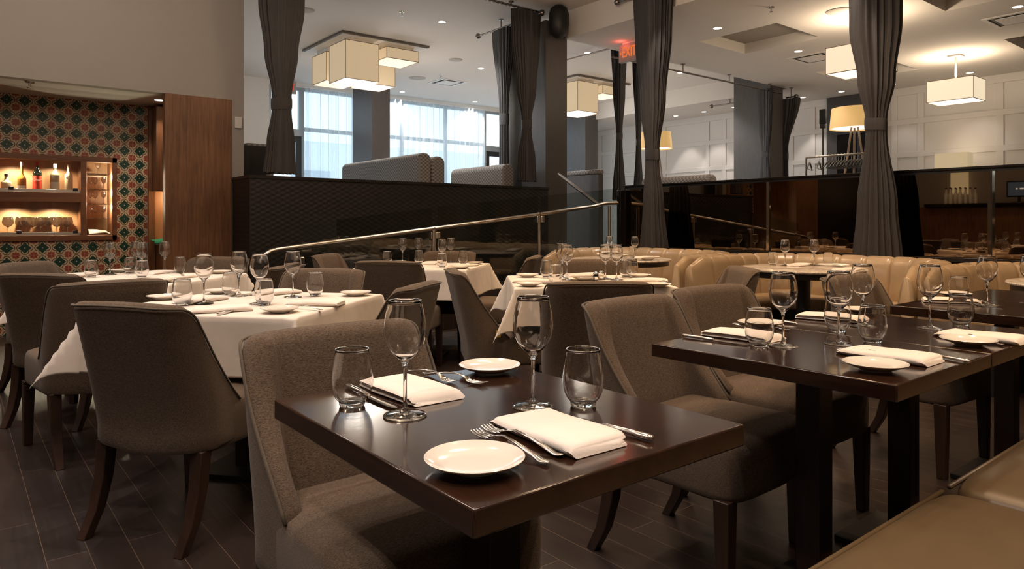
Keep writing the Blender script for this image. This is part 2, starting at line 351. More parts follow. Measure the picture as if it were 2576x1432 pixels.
# ------------------------------------------------------------------ mesh helpers
class MB:
    def __init__(s): s.v = []; s.f = []; s.x = None
    def add(s, vs, fs):
        o = len(s.v)
        if s.x is not None: vs = [tuple(s.x @ Vector(p)) for p in vs]
        s.v += [tuple(p) for p in vs]; s.f += [tuple(o + i for i in f) for f in fs]
        return s
    def box(s, x0, x1, y0, y1, z0, z1):
        v = [(x, y, z) for z in (z0, z1) for y in (y0, y1) for x in (x0, x1)]
        return s.add(v, [(0, 2, 3, 1), (4, 5, 7, 6), (0, 1, 5, 4), (2, 6, 7, 3), (0, 4, 6, 2), (1, 3, 7, 5)])
    def cbox(s, c, d): return s.box(c[0]-d[0]/2, c[0]+d[0]/2, c[1]-d[1]/2, c[1]+d[1]/2, c[2]-d[2]/2, c[2]+d[2]/2)
    def lathe(s, prof, n=32, c=(0, 0, 0), cap=True):
        """prof: (r, z) from bottom up along the outside; r<=1e-6 closes on the axis"""
        v = []; f = []; rings = []
        for r, z in prof:
            if r <= 1e-6:
                rings.append([len(v)]); v.append((c[0], c[1], c[2] + z))
            else:
                rings.append(list(range(len(v), len(v) + n)))
                v += [(c[0] + r*cos(2*pi*i/n), c[1] + r*sin(2*pi*i/n), c[2] + z) for i in range(n)]
        for a, b in zip(rings, rings[1:]):
            for i in range(n):
                j = (i + 1) % n
                if len(a) == 1 and len(b) == 1: continue
                if len(a) == 1: f.append((a[0], b[j], b[i]))
                elif len(b) == 1: f.append((a[i], a[j], b[0]))
                else: f.append((a[i], a[j], b[j], b[i]))
        if cap:
            if len(rings[0]) > 1: f.append(tuple(reversed(rings[0])))
            if len(rings[-1]) > 1: f.append(tuple(rings[-1]))
        return s.add(v, f)
    def tube(s, pts, r, n=10, cap=True, closed=False):
        pts = [Vector(p) for p in pts]; rs = r if isinstance(r, (list, tuple)) else [r] * len(pts)
        v = []; f = []; m = len(pts); up = None
        for i, p in enumerate(pts):
            if closed: t = pts[(i+1) % m] - pts[i-1]
            else: t = pts[min(i+1, m-1)] - pts[max(i-1, 0)]
            t.normalize()
            if up is None:
                up = Vector((0, 0, 1)) if abs(t.z) < 0.9 else Vector((1, 0, 0))
            a = t.cross(up); a.normalize(); b = a.cross(t); up = b
            for k in range(n):
                q = p + (a * cos(2*pi*k/n) + b * sin(2*pi*k/n)) * rs[i]; v.append(tuple(q))
        for i in range(m if closed else m - 1):
            for k in range(n):
                j = (i + 1) % m; l = (k + 1) % n
                f.append((i*n + k, j*n + k, j*n + l, i*n + l))
        if cap and not closed:
            f.append(tuple(range(n))); f.append(tuple(reversed(range((m-1)*n, m*n))))
        return s.add(v, f)
    def prism(s, poly, z0, z1):
        n = len(poly)
        v = [(x, y, z0) for x, y in poly] + [(x, y, z1) for x, y in poly]
        f = [tuple(reversed(range(n))), tuple(range(n, 2*n))] + [(i, (i+1) % n, n + (i+1) % n, n + i) for i in range(n)]
        return s.add(v, f)
    def grid(s, fn, nu, nv, cu=False, cv=False):
        v = [fn(i / (nu if cu else nu - 1), j / (nv if cv else nv - 1)) for i in range(nu) for j in range(nv)]
        f = []
        for i in range(nu if cu else nu - 1):
            for j in range(nv if cv else nv - 1):
                i2 = (i + 1) % nu; j2 = (j + 1) % nv
                f.append((i*nv + j, i2*nv + j, i2*nv + j2, i*nv + j2))
        return s.add(v, f)
    def taper(s, c0, w0, c1, w1):
        """square bar from centre c0 (width w0) up to c1 (width w1)"""
        v = []
        for c, w in ((c0, w0), (c1, w1)):
            for dx, dy in ((-1, -1), (1, -1), (1, 1), (-1, 1)): v.append((c[0] + dx*w/2, c[1] + dy*w/2, c[2]))
        return s.add(v, [(3, 2, 1, 0), (4, 5, 6, 7), (0, 1, 5, 4), (1, 2, 6, 5), (2, 3, 7, 6), (3, 0, 4, 7)])
    def chain(s, cs, ws):
        """square bar through several centres"""
        v = []; f = []
        for c, w in zip(cs, ws):
            for dx, dy in ((-1, -1), (1, -1), (1, 1), (-1, 1)): v.append((c[0] + dx*w/2, c[1] + dy*w/2, c[2]))
        n = len(cs)
        f += [(3, 2, 1, 0), tuple(4*(n-1) + k for k in range(4))]
        for i in range(n - 1):
            for k in range(4):
                l = (k + 1) % 4; f.append((4*i + k, 4*i + l, 4*i + 4 + l, 4*i + 4 + k))
        return s.add(v, f)
    def build(s, name, mat, parent=None, smooth=None, bevel=0.0, seg=2, loc=None, rotz=0.0, subsurf=0, fix=True):
        me = bpy.data.meshes.new(name)
        me.from_pydata(s.v, [], s.f)
        if fix:
            bm = bmesh.new(); bm.from_mesh(me); bmesh.ops.recalc_face_normals(bm, faces=bm.faces); bm.to_mesh(me); bm.free()
        me.materials.append(M[mat] if isinstance(mat, str) else mat)
        if smooth is not None:
            for p in me.polygons: p.use_smooth = True
            if smooth < 179: me.set_sharp_from_angle(angle=radians(smooth))
        o = bpy.data.objects.new(name, me); COL.objects.link(o)
        if parent is not None: o.parent = parent
        if loc is not None: o.location = loc
        if rotz: o.rotation_euler = (0, 0, rotz)
        if bevel:
            b = o.modifiers.new('bevel', 'BEVEL'); b.width = bevel; b.segments = seg; b.limit_method = 'ANGLE'; b.angle_limit = radians(40)
            b.harden_normals = False
            for p in me.polygons: p.use_smooth = True
            me.set_sharp_from_angle(angle=radians(35))
        if subsurf:
            b = o.modifiers.new('sub', 'SUBSURF'); b.levels = subsurf; b.render_levels = subsurf
        return o

def tag(o, label=None, cat=None, group=None, kind=None):
    if label: o['label'] = label
    if cat: o['category'] = cat
    if group: o['group'] = group
    if kind: o['kind'] = kind
    return o
def thing(name, label, cat, loc=(0, 0, 0), rotz=0.0, group=None):
    o = bpy.data.objects.new(name, None); COL.objects.link(o)
    o.empty_display_size = 0.1
    o.location = loc; o.rotation_euler = (0, 0, rotz)
    return tag(o, label, cat, group)
KIDS = {}
def kids(o):
    if o.name not in KIDS: KIDS[o.name] = [c for c in bpy.data.objects if c.parent == o]
    return KIDS[o.name]
def dup(root, loc, rotz, label, group=None, cat=None):
    r = root.copy(); COL.objects.link(r); r.location = loc; r.rotation_euler = (0, 0, rotz)
    r['label'] = label
    if group: r['group'] = group
    if cat: r['category'] = cat
    for ch in kids(root):
        c = ch.copy(); COL.objects.link(c); c.parent = r
        for g in kids(ch):
            d = g.copy(); COL.objects.link(d); d.parent = c
    return r
def to_mesh(t):
    """lettering curve -> mesh object of the same name"""
    bpy.context.view_layer.update()
    me = bpy.data.meshes.new_from_object(t.evaluated_get(bpy.context.evaluated_depsgraph_get()))
    n = t.name; mats = list(t.data.materials); bpy.data.objects.remove(t)
    me.materials.clear()
    for m_ in mats: me.materials.append(m_)
    o = bpy.data.objects.new(n, me); COL.objects.link(o); return o
USED = set()
def place(root, loc, rotz, label, group=None):
    """the first use moves the model itself, later ones copy it"""
    if root.name not in USED:
        USED.add(root.name); kids(root)
        for ch in kids(root): kids(ch)
        root.location = loc; root.rotation_euler = (0, 0, rotz); root['label'] = label
        if group: root['group'] = group
        return root
    return dup(root, loc, rotz, label, group)
def struct(mb, name, mat, **kw):
    o = mb.build(name, mat, **kw); o['kind'] = 'structure'; return o
def smoothstep(a, b, x):
    t = max(0.0, min(1.0, (x - a) / (b - a))); return t * t * (3 - 2 * t)
def rrect(w, d, r, n=5):
    """rounded rectangle outline, ccw"""
    p = []
    for cx, cy, a0 in ((w/2 - r, d/2 - r, 0), (-w/2 + r, d/2 - r, pi/2), (-w/2 + r, -d/2 + r, pi), (w/2 - r, -d/2 + r, 3*pi/2)):
        for i in range(n + 1):
            a = a0 + pi/2 * i / n; p.append((cx + r*cos(a), cy + r*sin(a)))
    return p

# ------------------------------------------------------------------ chair
HWC, YBC, YFC, RC = 0.258, -0.255, -0.03, 0.10
def chair_path():
    """outer plan of the shell from front right round the back to front left; (x, y, distance from back centre)"""
    pts = []
    sb = HWC - RC; sa = RC*pi/2; se = sb + sa + (YFC - YBC - RC)
    n = 68
    for i in range(n + 1):
        t = -1 + 2*i/n; s = abs(t)*se; sg = -1 if t > 0 else 1        # first half on +x
        if s <= sb: x, y = s, YBC
        elif s <= sb + sa:
            a = (s - sb)/RC; x, y = sb + RC*sin(a), YBC + RC - RC*cos(a)
        else: x, y = HWC, YBC + RC + (s - sb - sa)
        x -= 0.016*smoothstep(se - 0.13, se, s)
        pts.append((sg*x, y, s))
    return pts, se
def chair_top(s, se):
    if s < 0.245: return 0.85 - 0.006*(s/0.245)**2
    if s < 0.300:
        q = (s - 0.245)/0.055; return 0.844 - 0.050*(1 - sqrt(max(0, 1 - q*q*0.95)))/0.776
    q = (s - 0.300)/(se - 0.300)
    return 0.794 - 0.310*(q*0.66 + 0.34*(1 - (1 - q)**2.2))
def lean(y, z):
    w = max(0.0, (z - 0.40) / 0.45)
    k = smoothstep(0.12, -0.14, y)
    return y - 0.105 * w ** 1.1 * k - 0.010 * k
def build_chair():
    root = thing('dining_chair', 'tbd', 'chair')
    path, se = chair_path()
    top_edge = []
    zb = 0.318
    rows = []
    n = len(path)
    for i, (x, y, s) in enumerate(path):
        xa, ya, _ = path[max(i-1, 0)]; xb, yb2, _ = path[min(i+1, n-1)]
        tx, ty = xb - xa, yb2 - ya; L = sqrt(tx*tx + ty*ty); nx, ny = -ty / L, tx / L
        if nx * (0 - x) + ny * (0.05 - y) < 0: nx, ny = -nx, -ny
        zt = chair_top(s, se)
        th = 0.078 - 0.030 * smoothstep(0.25, se, s); rl = 0.034
        row = []
        hem = 0.012 * cos(min(1, abs(x) / 0.25) * pi)
        for q in (0.0, 0.03, 0.12, 0.25, 0.42, 0.6, 0.78, 0.92):
            z = zb - hem + (zt - rl - zb) * q
            inn = 0.006 if q == 0 else 0.0
            row.append((x + nx*inn, lean(y + ny*inn, z), z))
        for a in (0.0, 0.18, 0.35, 0.5, 0.65, 0.82, 1.0):
            aa = pi * a; ox = th/2 - th/2 * cos(aa)
            z = zt - rl + rl * sin(aa) ** 0.75; row.append((x + nx*ox, lean(y + ny*ox, z), z))
        for q in (0.85, 0.6, 0.35, 0.15, 0.0):
            z = 0.40 + (zt - rl - 0.40) * q
            row.append((x + nx*th, lean(y + ny*th, z), z))
        row.append((x + nx*th*0.9, lean(y + ny*th, zb), zb + 0.01))
        rows.append(row)
        top_edge.append((x - nx*0.001, lean(y - ny*0.001, zt - 0.012), zt - 0.012))
    mb = MB()
    m = len(rows[0])
    mb.grid(lambda u, v: rows[int(round(u*(n-1)))][int(round(v*(m-1)))], n, m)
    mb.f.append(tuple(range(m))); mb.f.append(tuple(reversed(range((n-1)*m, n*m))))
    for i in range(n - 1): mb.f.append((i*m, i*m + m - 1, (i+1)*m + m - 1, (i+1)*m))
    mb.build('backrest', 'fabric', root, smooth=60)
    MB().tube(top_edge, 0.0042, 6).build('piping', 'piping', root, smooth=180)
    # seat: box cushion, crowned top, softly bowed front
    def seat(u, v):
        a = 2*pi*u
        ex = 0.20
        cx = abs(cos(a))**ex * (1 if cos(a) > 0 else -1); cy = abs(sin(a))**ex * (1 if sin(a) > 0 else -1)
        prof = [(0.0, 0.318), (0.97, 0.318), (0.99, 0.324), (1.0, 0.34), (1.004, 0.40), (1.0, 0.445), (0.985, 0.464), (0.955, 0.476), (0.85, 0.486), (0.5, 0.494), (0.0, 0.496)]
        k = min(len(prof) - 1, int(round(v * (len(prof) - 1))))
        r, z = prof[k]
        fy = 0.245 if cy > 0 else 0.225
        hw = 0.252 if cy > 0 else 0.246
        return (hw * cx * r, 0.01 + fy * cy * r + 0.018 * (1 - cx*cx) * (r if cy > 0 else 0), z)
    mb = MB(); mb.grid(seat, 72, 11, cu=True)
    mb.build('seat', 'fabric', root, smooth=50)
    for sx in (-1, 1):
        MB().chain([(sx*0.234, 0.222, 0.0), (sx*0.233, 0.22, 0.16), (sx*0.232, 0.218, 0.325)], (0.036, 0.044, 0.050)).build('leg', 'leg_wood', root, bevel=0.003)
        MB().chain([(sx*0.214, -0.300, 0.0), (sx*0.214, -0.252, 0.09), (sx*0.214, -0.222, 0.2), (sx*0.214, -0.208, 0.33)], (0.036, 0.041, 0.046, 0.050)).build('leg', 'leg_wood', root, bevel=0.003, smooth=40)
    return root

# ------------------------------------------------------------------ tables
def build_square_table(w, d, h=0.75, th=0.04, name='dining_table', post=0.075):
    root = thing(name, 'tbd', 'table')
    MB().box(-w/2, w/2, -d/2, d/2, h - th, h).build('tabletop', 'top_wood', root, bevel=0.0035, seg=2)
    MB().box(-post/2, post/2, -post/2, post/2, 0.022, h - th).build('pedestal', 'post_wood', root, bevel=0.003)
    MB().box(-0.165, 0.165, -0.165, 0.165, 0.0, 0.022).build('base_plate', 'black', root, bevel=0.004)
    return root
def tablecloth(s, drop=0.24, flare=0.10, seed=1, h=0.757):
    rnd = random.Random(seed); ph = [rnd.uniform(0, 6.28) for _ in range(8)]
    N = 61; half = s/2 + 0.004; ext = half + drop
    def pt(u, v):
        x = (u*2 - 1) * ext; y = (v*2 - 1) * ext
        dx = max(0.0, abs(x) - half); dy = max(0.0, abs(y) - half)
        sx = 1 if x > 0 else -1; sy = 1 if y > 0 else -1
        if dx == 0 and dy == 0:
            return (x, y, h + 0.0012 * sin(9*x + ph[0]) * sin(8*y + ph[1]))
        d = sqrt(dx*dx + dy*dy)
        if dx > 0 and dy > 0:
            a = atan2(dy, dx); k = sin(2*a) ** 1.4
            out = 0.012 + d * (flare + 0.42 * k)
            ax = cos(a)*(1 - k) + 0.7071*k; ay = sin(a)*(1 - k) + 0.7071*k
            return (sx*(half + out*ax), sy*(half + out*ay), h - 0.004 - d * (0.99 - 0.16*k))
        t = y if dx > 0 else x
        wob = 0.010 * sin(5.2*t + ph[2 + (0 if dx > 0 else 1) + (2 if (sx if dx > 0 else sy) > 0 else 0)]) + 0.005 * sin(13*t + ph[6])
        out = min(d, 0.006) + d * (flare * 0.5) + wob * (d / drop)
        z = h - max(0.0, d - 0.003) - (0.0008 if d > 0 else 0)
        return (sx*(half + out), y, z) if dx > 0 else (x, sy*(half + out), z)
    # sample positions: dense at the fold
    def rem(t):
        return t
    mb = MB()
    cuts = [-ext + drop * q for q in (0, .04, .15, .3, .45, .6, .75, .88, .96, .99)] + [-half + 2*half*i/22 for i in range(23)] + [ext - drop * q for q in (.99, .96, .88, .75, .6, .45, .3, .15, .04, 0)]
    cuts = [(c + ext) / (2*ext) for c in cuts]; n = len(cuts)
    mb.grid(lambda u, v: pt(cuts[int(round(u*(n-1)))], cuts[int(round(v*(n-1)))]), n, n)
    return mb

# ------------------------------------------------------------------ tableware
def build_wine_glass(name='wine_glass', S=1.0, RB=1.0):
    """0.22 m tall, foot 0.084 m across; bowl double walled"""
    root = thing(name, 'tbd', 'wine glass')
    outer = [(0.004, 0.104), (0.012, 0.108), (0.022, 0.117), (0.031, 0.128), (0.0375, 0.141), (0.0405, 0.154), (0.0408, 0.167), (0.0392, 0.182), (0.0362, 0.197), (0.0328, 0.212), (0.0312, 0.2195)]
    inner = [(r - 0.0011 if r > 0.005 else 0.0, z + (0.003 if r < 0.02 else 0.0008)) for r, z in outer]
    prof = [(r*RB*S, z*S) for r, z in outer] + [((0.0306)*RB*S, 0.2203*S)] + [(max(0.0, r*RB*S), z*S) for r, z in reversed(inner)]
    prof[0] = (0.004*S, 0.104*S); prof = [(0.0, 0.1035*S)] + prof
    MB().lathe(prof, 40, cap=False).build('bowl', 'glass', root, smooth=180)
    MB().tube([(.0309*RB*S*cos(2*pi*k/40), .0309*RB*S*sin(2*pi*k/40), .2204*S) for k in range(40)], .0009*S, 8, closed=True).build('rim', 'rim_glass', root, smooth=180)
    MB().lathe([(0.0, 0.006*S), (0.011*S, 0.0075*S), (0.0052*S, 0.016*S), (0.0037*S, 0.03*S), (0.0034*S, 0.06*S), (0.0038*S, 0.09*S), (0.007*S, 0.1015*S), (0.012*S, 0.107*S), (0.0, 0.1072*S)], 20, cap=False).build('stem', 'stem_glass', root, smooth=180)
    MB().lathe([(0.0, 0.0), (0.040*S, 0.0), (0.0418*S, 0.001*S), (0.041*S, 0.0022*S), (0.030*S, 0.0038*S), (0.0115*S, 0.0068*S), (0.0, 0.0072*S)], 40, cap=False).build('foot', 'stem_glass', root, smooth=60)
    return root
def build_tumbler(name='stemless_tumbler', S=1.0):
    root = thing(name, 'tbd', 'tumbler')
    outer = [(0.026, 0.0085), (0.033, 0.016), (0.0385, 0.028), (0.0415, 0.042), (0.042, 0.055), (0.0405, 0.072), (0.0375, 0.091), (0.0345, 0.1075), (0.0335, 0.1128)]
    inner = [(r - 0.0014, z + 0.0015) for r, z in outer[::-1]][1:]
    prof = [(0.0, 0.008)] + outer + [(0.0328, 0.1136)] + inner + [(0.0, 0.0095)]
    MB().lathe([(r*S, z*S) for r, z in prof], 40, cap=False).build('bowl', 'glass', root, smooth=180)
    MB().tube([(.0332*S*cos(2*pi*k/40), .0332*S*sin(2*pi*k/40), .1134*S) for k in range(40)], .0011*S, 8, closed=True).build('rim', 'rim_glass', root, smooth=180)
    MB().lathe([(0.0, 0.002*S), (0.020*S, 0.001*S), (0.0235*S, 0.0), (0.0255*S, 0.002*S), (0.0265*S, 0.0075*S), (0.0, 0.0077*S)], 40, cap=False).build('base', 'stem_glass', root, smooth=60)
    return root
def build_plate(R=0.076):
    p = [(0.0, 0.002), (0.030, 0.002), (0.032, 0.0), (0.037, 0.0), (0.039, 0.003), (0.054, 0.0075), (0.069, 0.0138), (0.0755, 0.0178), (0.076, 0.0190), (0.0748, 0.0196), (0.071, 0.0175), (0.064, 0.0138), (0.056, 0.0108), (0.046, 0.0088), (0.034, 0.0077), (0.018, 0.0073), (0.0, 0.0072)]
    k = R / 0.076
    o = MB().lathe([(r*k, z*k) for r, z in p], 56, cap=False).build('side_plate', 'china', smooth=50)
    return tag(o, 'tbd', 'plate')
def build_napkin(L=0.235, Wd=0.125, seed=0):
    """linen folded in thirds: a long rounded fold on one side, stacked open edges on the other"""
    rnd = random.Random(seed)
    prof = []          # cross-section (y, z) of the folded stack, ccw; three leaves
    h = 0.0065
    def sec(y0, y1, z0):    # one leaf
        return [(y0, z0), (y1, z0), (y1 + 0.002, z0 + h*0.5), (y1, z0 + h*0.92)]
    right = []
    for k in range(3):
        z = k * h; o = (0.0, -0.004, 0.003)[k]
        right += [(Wd/2 - 0.003 + o, z + 0.0002), (Wd/2 + o, z + h*0.45), (Wd/2 - 0.003 + o, z + h*0.9)]
        if k < 2: right += [(Wd/2 - 0.016 + o, z + h*0.97)]
    left = [(-Wd/2 + 0.006, 3*h - 0.0005), (-Wd/2 + 0.001, 2.35*h), (-Wd/2 - 0.0015, 1.5*h), (-Wd/2 + 0.001, 0.7*h), (-Wd/2 + 0.006, 0.0002)]
    prof = right + [(Wd*0.25, 3*h + 0.0006), (0.0, 3*h + 0.001), (-Wd*0.25, 3*h + 0.0007)] + left
    n = len(prof); NU = 22
    ph = rnd.uniform(0, 6)
    def pt(u, v):
        k = int(round(v * n)) % n; y, z = prof[k]
        x = (u - 0.5) * L
        e = min(u, 1 - u)
        sq = 1.0 - 0.45 * (1 - smoothstep(0, 0.05, e)) * (1 if u < 0.5 else 0.5)      # pinched folded end, thicker other end
        z2 = z * sq * (0.92 + 0.10 * sin(5*u + ph)) + 0.0
        y2 = y * (1 - 0.05 * (1 - smoothstep(0, 0.12, e))) + 0.0025 * sin(4*u + ph)
        x2 = x*(1 - .035*smoothstep(1.9*h, 2.1*h, z) - .02*smoothstep(0.9*h, 1.1*h, z)) + 0.006 * (y / Wd) * (1 if u < 0.5 else -1) * (1 - smoothstep(0, .2, e)) + (0.003 * sin(90*z + ph) if u > 0.97 else 0)
        return (x2, y2, max(0.0002, z2))
    mb = MB(); mb.grid(pt, NU, n, cv=True)
    mb.f.append(tuple(range(n))); mb.f.append(tuple(reversed(range((NU-1)*n, NU*n))))
    o = mb.build('folded_napkin', 'napkin', smooth=50)
    return tag(o, 'tbd', 'napkin')
def ribbon(pts, ws, ts, n=10):
    """flattened oval bar along +x; pts=(x,z), widths in y, thickness in z"""
    v = []; f = []
    for (x, z), w, t in zip(pts, ws, ts):
        for k in range(n):
            a = 2*pi*k/n; v.append((x, w/2*cos(a), z + t/2*sin(a)))
    m = len(pts)
    for i in range(m - 1):
        for k in range(n):
            l = (k+1) % n; f.append((i*n+k, (i+1)*n+k, (i+1)*n+l, i*n+l))
    f.append(tuple(range(n))); f.append(tuple(reversed(range((m-1)*n, m*n))))
    return v, f
def build_fork():
    """0.2 m, handle end at x=-0.1, tine tips at x=+0.1"""
    root = thing('table_fork', 'tbd', 'fork')
    xs = [-0.1, -0.096, -0.085, -0.06, -0.02, 0.015, 0.035, 0.048]
    zs = [0.005, 0.0045, 0.003, 0.0075, 0.014, 0.017, 0.0125, 0.0080]
    ws = [0.004, 0.013, 0.017, 0.013, 0.0075, 0.0065, 0.009, 0.017]
    ts = [0.001, 0.0035, 0.004, 0.0042, 0.004, 0.0036, 0.003, 0.0024]
    v, f = ribbon(list(zip(xs, zs)), ws, ts)
    MB().add(v, f).build('handle', 'steel', root, smooth=180)
    mb = MB()
    v, f = ribbon([(0.044, 0.0088), (0.052, 0.0060), (0.058, 0.0048)], [0.015, 0.0232, 0.0238], [0.0024, 0.0022, 0.002]); mb.add(v, f)
    for k in range(4):
        y = (-1.5 + k) * 0.0064
        mb.tube([(0.056, y, 0.005), (0.068, y, 0.0036), (0.084, y*0.97, 0.0044), (0.1, y*0.95, 0.008)], [0.0021, 0.0019, 0.0016, 0.0006], 6)
    mb.build('tines', 'steel', root, smooth=60)
    return root
def build_knife():
    """0.225 m, handle end at x=-0.11"""
    root = thing('table_knife', 'tbd', 'knife')
    v, f = ribbon([(-0.112, 0.0058), (-0.110, 0.0058), (-0.10, 0.006), (-0.07, 0.006), (-0.03, 0.0055), (-0.006, 0.005), (0.0, 0.005)], [0.006, 0.013, 0.0165, 0.016, 0.0135, 0.011, 0.009], [0.004, 0.0085, 0.0105, 0.010, 0.009, 0.008, 0.006], 14)
    MB().add(v, f).build('handle', 'steel', root, smooth=180)
    v, f = ribbon([(-0.002, 0.004), (0.01, 0.0038), (0.05, 0.0035), (0.09, 0.003), (0.105, 0.003), (0.113, 0.003)], [0.012, 0.0165, 0.019, 0.0185, 0.014, 0.003], [0.003, 0.0026, 0.0022, 0.002, 0.0016, 0.001], 10)
    MB().add(v, f).build('blade', 'steel', root, smooth=60)
    return root

CH = build_chair(); WG = build_wine_glass(); TU = build_tumbler(); PL = build_plate(); NA = build_napkin(); NB = build_napkin(0.235, 0.125, 5)
FK = build_fork(); KN = build_knife()

TZ = 0.751          # rest height on wood
CZ = 0.7596         # rest height on a tablecloth
def head(p, q): return atan2(q[1] - p[1], q[0] - p[0])
def glass(px, py, lab, z=TZ, g=None): place(WG, W(px, py, 0.75) + (z,), 0, lab, g or 'stemmed wine glasses')
def tumbler(px, py, lab, z=TZ, g=None): place(TU, W(px, py, 0.75) + (z,), 0.3, lab, g or 'stemless tumblers')
def plate(px, py, lab, z=TZ, g=None): place(PL, W(px, py, 0.76) + (z,), 0, lab, g or 'white side plates')
def napkin(a, b, lab, z=TZ, flip=False, m=None, g=None):
    p, q = W(*a, 0.76), W(*b, 0.76); th = head(p, q)
    place(m or NA, ((p[0]+q[0])/2, (p[1]+q[1])/2, z), th + (pi if flip else 0), lab, g or 'folded white napkins')
def fork(handle, tip, lab, z=TZ):
    p, q = W(*handle, 0.755), W(*tip, 0.755)
    place(FK, ((p[0]+q[0])/2, (p[1]+q[1])/2, z), head(p, q), lab, 'table forks')
def knife(handle, tip, lab, z=TZ):
    p, q = W(*handle, 0.755), W(*tip, 0.755)
    place(KN, ((p[0]+q[0])/2, (p[1]+q[1])/2, z), head(p, q), lab, 'table knives')
def chair(x, y, dx, dy, lab):
    place(CH, (x, y, 0), atan2(dy, dx) - pi/2, lab, 'tweed dining chairs')
# ------------------------------------------------------------------ the room
YB, YW, YT, YR, YF = 7.0, 7.54, 8.51, 6.06, 13.95      # booth wall, bulkhead wall, tiled wall, ramp rail, window wall
XM, XR, X0, X1 = 6.70, 13.86, 6.54, 12.24              # mirror wall, far panelled wall, low ceiling edges
ZH, ZL, ZS, ZF, ZB = 4.0, 3.63, 2.40, 0.60, 1.59       # ceilings, soffit, raised floor, booth wall top
XL, YBK = -4.6, -3.0
XE = onY(613, YW); TXL = -.14

struct(MB().box(XL, XR, YBK, YF, -0.08, 0.0), 'floor', 'floor')
struct(MB().box(6.86, XR, YBK, YB + 0.0, 0.0, ZF).box(XE, XR, YB + 0.13, YF, 0.0, ZF), 'floor_raised', 'bounce_floor')
rx0, rx1 = onX(745, XM) if False else 2.45, 6.15
mb = MB(); mb.add([(rx0, YR + .06, 0.0), (rx0, YB, 0.0), (rx1, YR + .06, 0.0), (rx1, YB, 0.0), (rx1, YR + .06, 0.46), (rx1, YB, 0.46)], [(0, 1, 5, 4), (0, 2, 3, 1), (2, 4, 5, 3), (0, 4, 2), (1, 3, 5)])
mb.box(rx1, 6.86, YR + .06, YB, 0, 0.46)
struct(mb, 'floor_ramp', 'floor')
struct(MB().box(XL - .1, XR + .1, YBK - .1, YF + .1, ZH, ZH + 0.1), 'ceiling', 'ceil')
xb = [X0, 8.09, 9.20, 11.25, 12.36, XR]; yb = [YBK, 2.08, 3.25, 4.77, 5.94, YB]
mb = MB()
for i in range(5):
    for j in range(5):
        if i in (1, 3) and j in (1, 3): pass
        else: mb.box(xb[i], xb[i+1], yb[j], yb[j+1], ZL, ZH)
mb.box(X1, XR, YB, YF, ZL, ZH)
struct(mb, 'ceiling_low', 'ceil', fix=False)
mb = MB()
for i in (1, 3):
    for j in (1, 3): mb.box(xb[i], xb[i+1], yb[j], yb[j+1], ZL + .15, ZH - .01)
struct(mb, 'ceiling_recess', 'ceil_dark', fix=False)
struct(MB().box(XL - .1, XL, YBK, YF, -.08, ZH), 'wall_left', 'grey_wall')
struct(MB().box(XL, XR, YBK - .1, YBK, -.08, ZH), 'wall_back', 'grey_wall')
# panelled white wall far right
mb = MB().box(XR, XR + .1, YBK, YF, -.08, ZH)
struct(mb, 'wall_right', 'panel_white')
mb = MB()
for y in (-0.2, 0.25, 1.5, 1.95, 2.35, 2.8, 4.06, 5.30, 5.76, 7.36, 7.84, 9.48, 9.93, 11.2, 11.65, 13.0, 13.4):
    mb.box(XR - .020, XR, y - .055, y + .055, ZF + .16, ZL - 0.14)
mb.box(XR - .022, XR, YBK, YF, ZL - .14, ZL)
for z in (1.20, 1.79, 2.38, 2.99): mb.box(XR - .0215, XR, YBK, YF, z - .05, z + .05)
mb.box(XR - .03, XR, YBK, YF, ZF, ZF + .16)
struct(mb, 'trim_panelling', 'panel_white', bevel=0.004)
# dark door recess in it
mb = MB().box(XR - .10, XR, 5.95, 7.02, ZF, ZL - .002)
struct(mb, 'door_3', 'pilaster')
d3 = bpy.data.objects['door_3']
MB().box(XR - .115, XR - .10, 5.98, 6.80, ZF + .02, 3.12).build('door_glass', 'black_gloss', d3)
MB().box(XR - .125, XR - .115, 6.34, 6.40, ZF + .02, 3.12).box(XR - .125, XR - .115, 5.98, 6.80, 2.86, 2.93).build('door_frame', 'dark_frame', d3)
# bulkhead wall over the bar niche and its walnut end panel
XP0, XP1 = onY(415, YW), onY(582, YW)
struct(MB().box(XL, XE, YW, YW + .12, ZS, ZH).box(XP1, XE, YW, YW + .12, 0, ZS), 'wall_bulkhead', 'grey_wall', fix=False)
struct(MB().box(XL, XE - .12, YW + .12, YT + .5, ZS, ZS + .1), 'ceiling_soffit', 'ceil')
struct(MB().box(XE - .12, XE, YW + .12, 9.3, 0, ZH).box(XE - .12, XE, 13.4, YF, 0, ZH).box(XE - .12, XE, 9.3, 13.4, 0, 1.3).box(XE - .12, XE, 9.3, 13.4, 3.75, ZH), 'wall_side', 'white_wall', fix=False)
o = thing('window_5', None, None); o['kind'] = 'structure'
mb = MB()
for y in (9.33, 10.35, 11.35, 12.35, 13.37): mb.box(XE - .09, XE - .03, y - .03, y + .03, 1.3, 3.75)
mb.box(XE - .09, XE - .03, 9.3, 13.4, 1.3, 1.36).box(XE - .09, XE - .03, 9.3, 13.4, 3.69, 3.75).build('window_frame', 'alu', o, fix=False)
MB().box(XE - .062, XE - .056, 9.33, 13.37, 1.33, 3.72).build('pane', 'pane_glass', o)
struct(MB().box(XL, -1.0, YW, YW + .12, 0, ZS), 'wall_bar_side', 'booth_dark')
struct(MB().box(TXL - .12, TXL, YW + .1, YT + .1, 0, ZS), 'trim_niche_left', 'walnut')
o = MB().box(-1.0, TXL, YW - .012, YW + .10, 0.0, ZS + .002).build('walnut_end_panel', 'walnut', bevel=0.003)
o['kind'] = 'structure'
o = MB().box(XP0, XP1, YW - .012, YW + .10, 0.0, ZS + .002).build('walnut_end_panel', 'walnut', bevel=0.003)
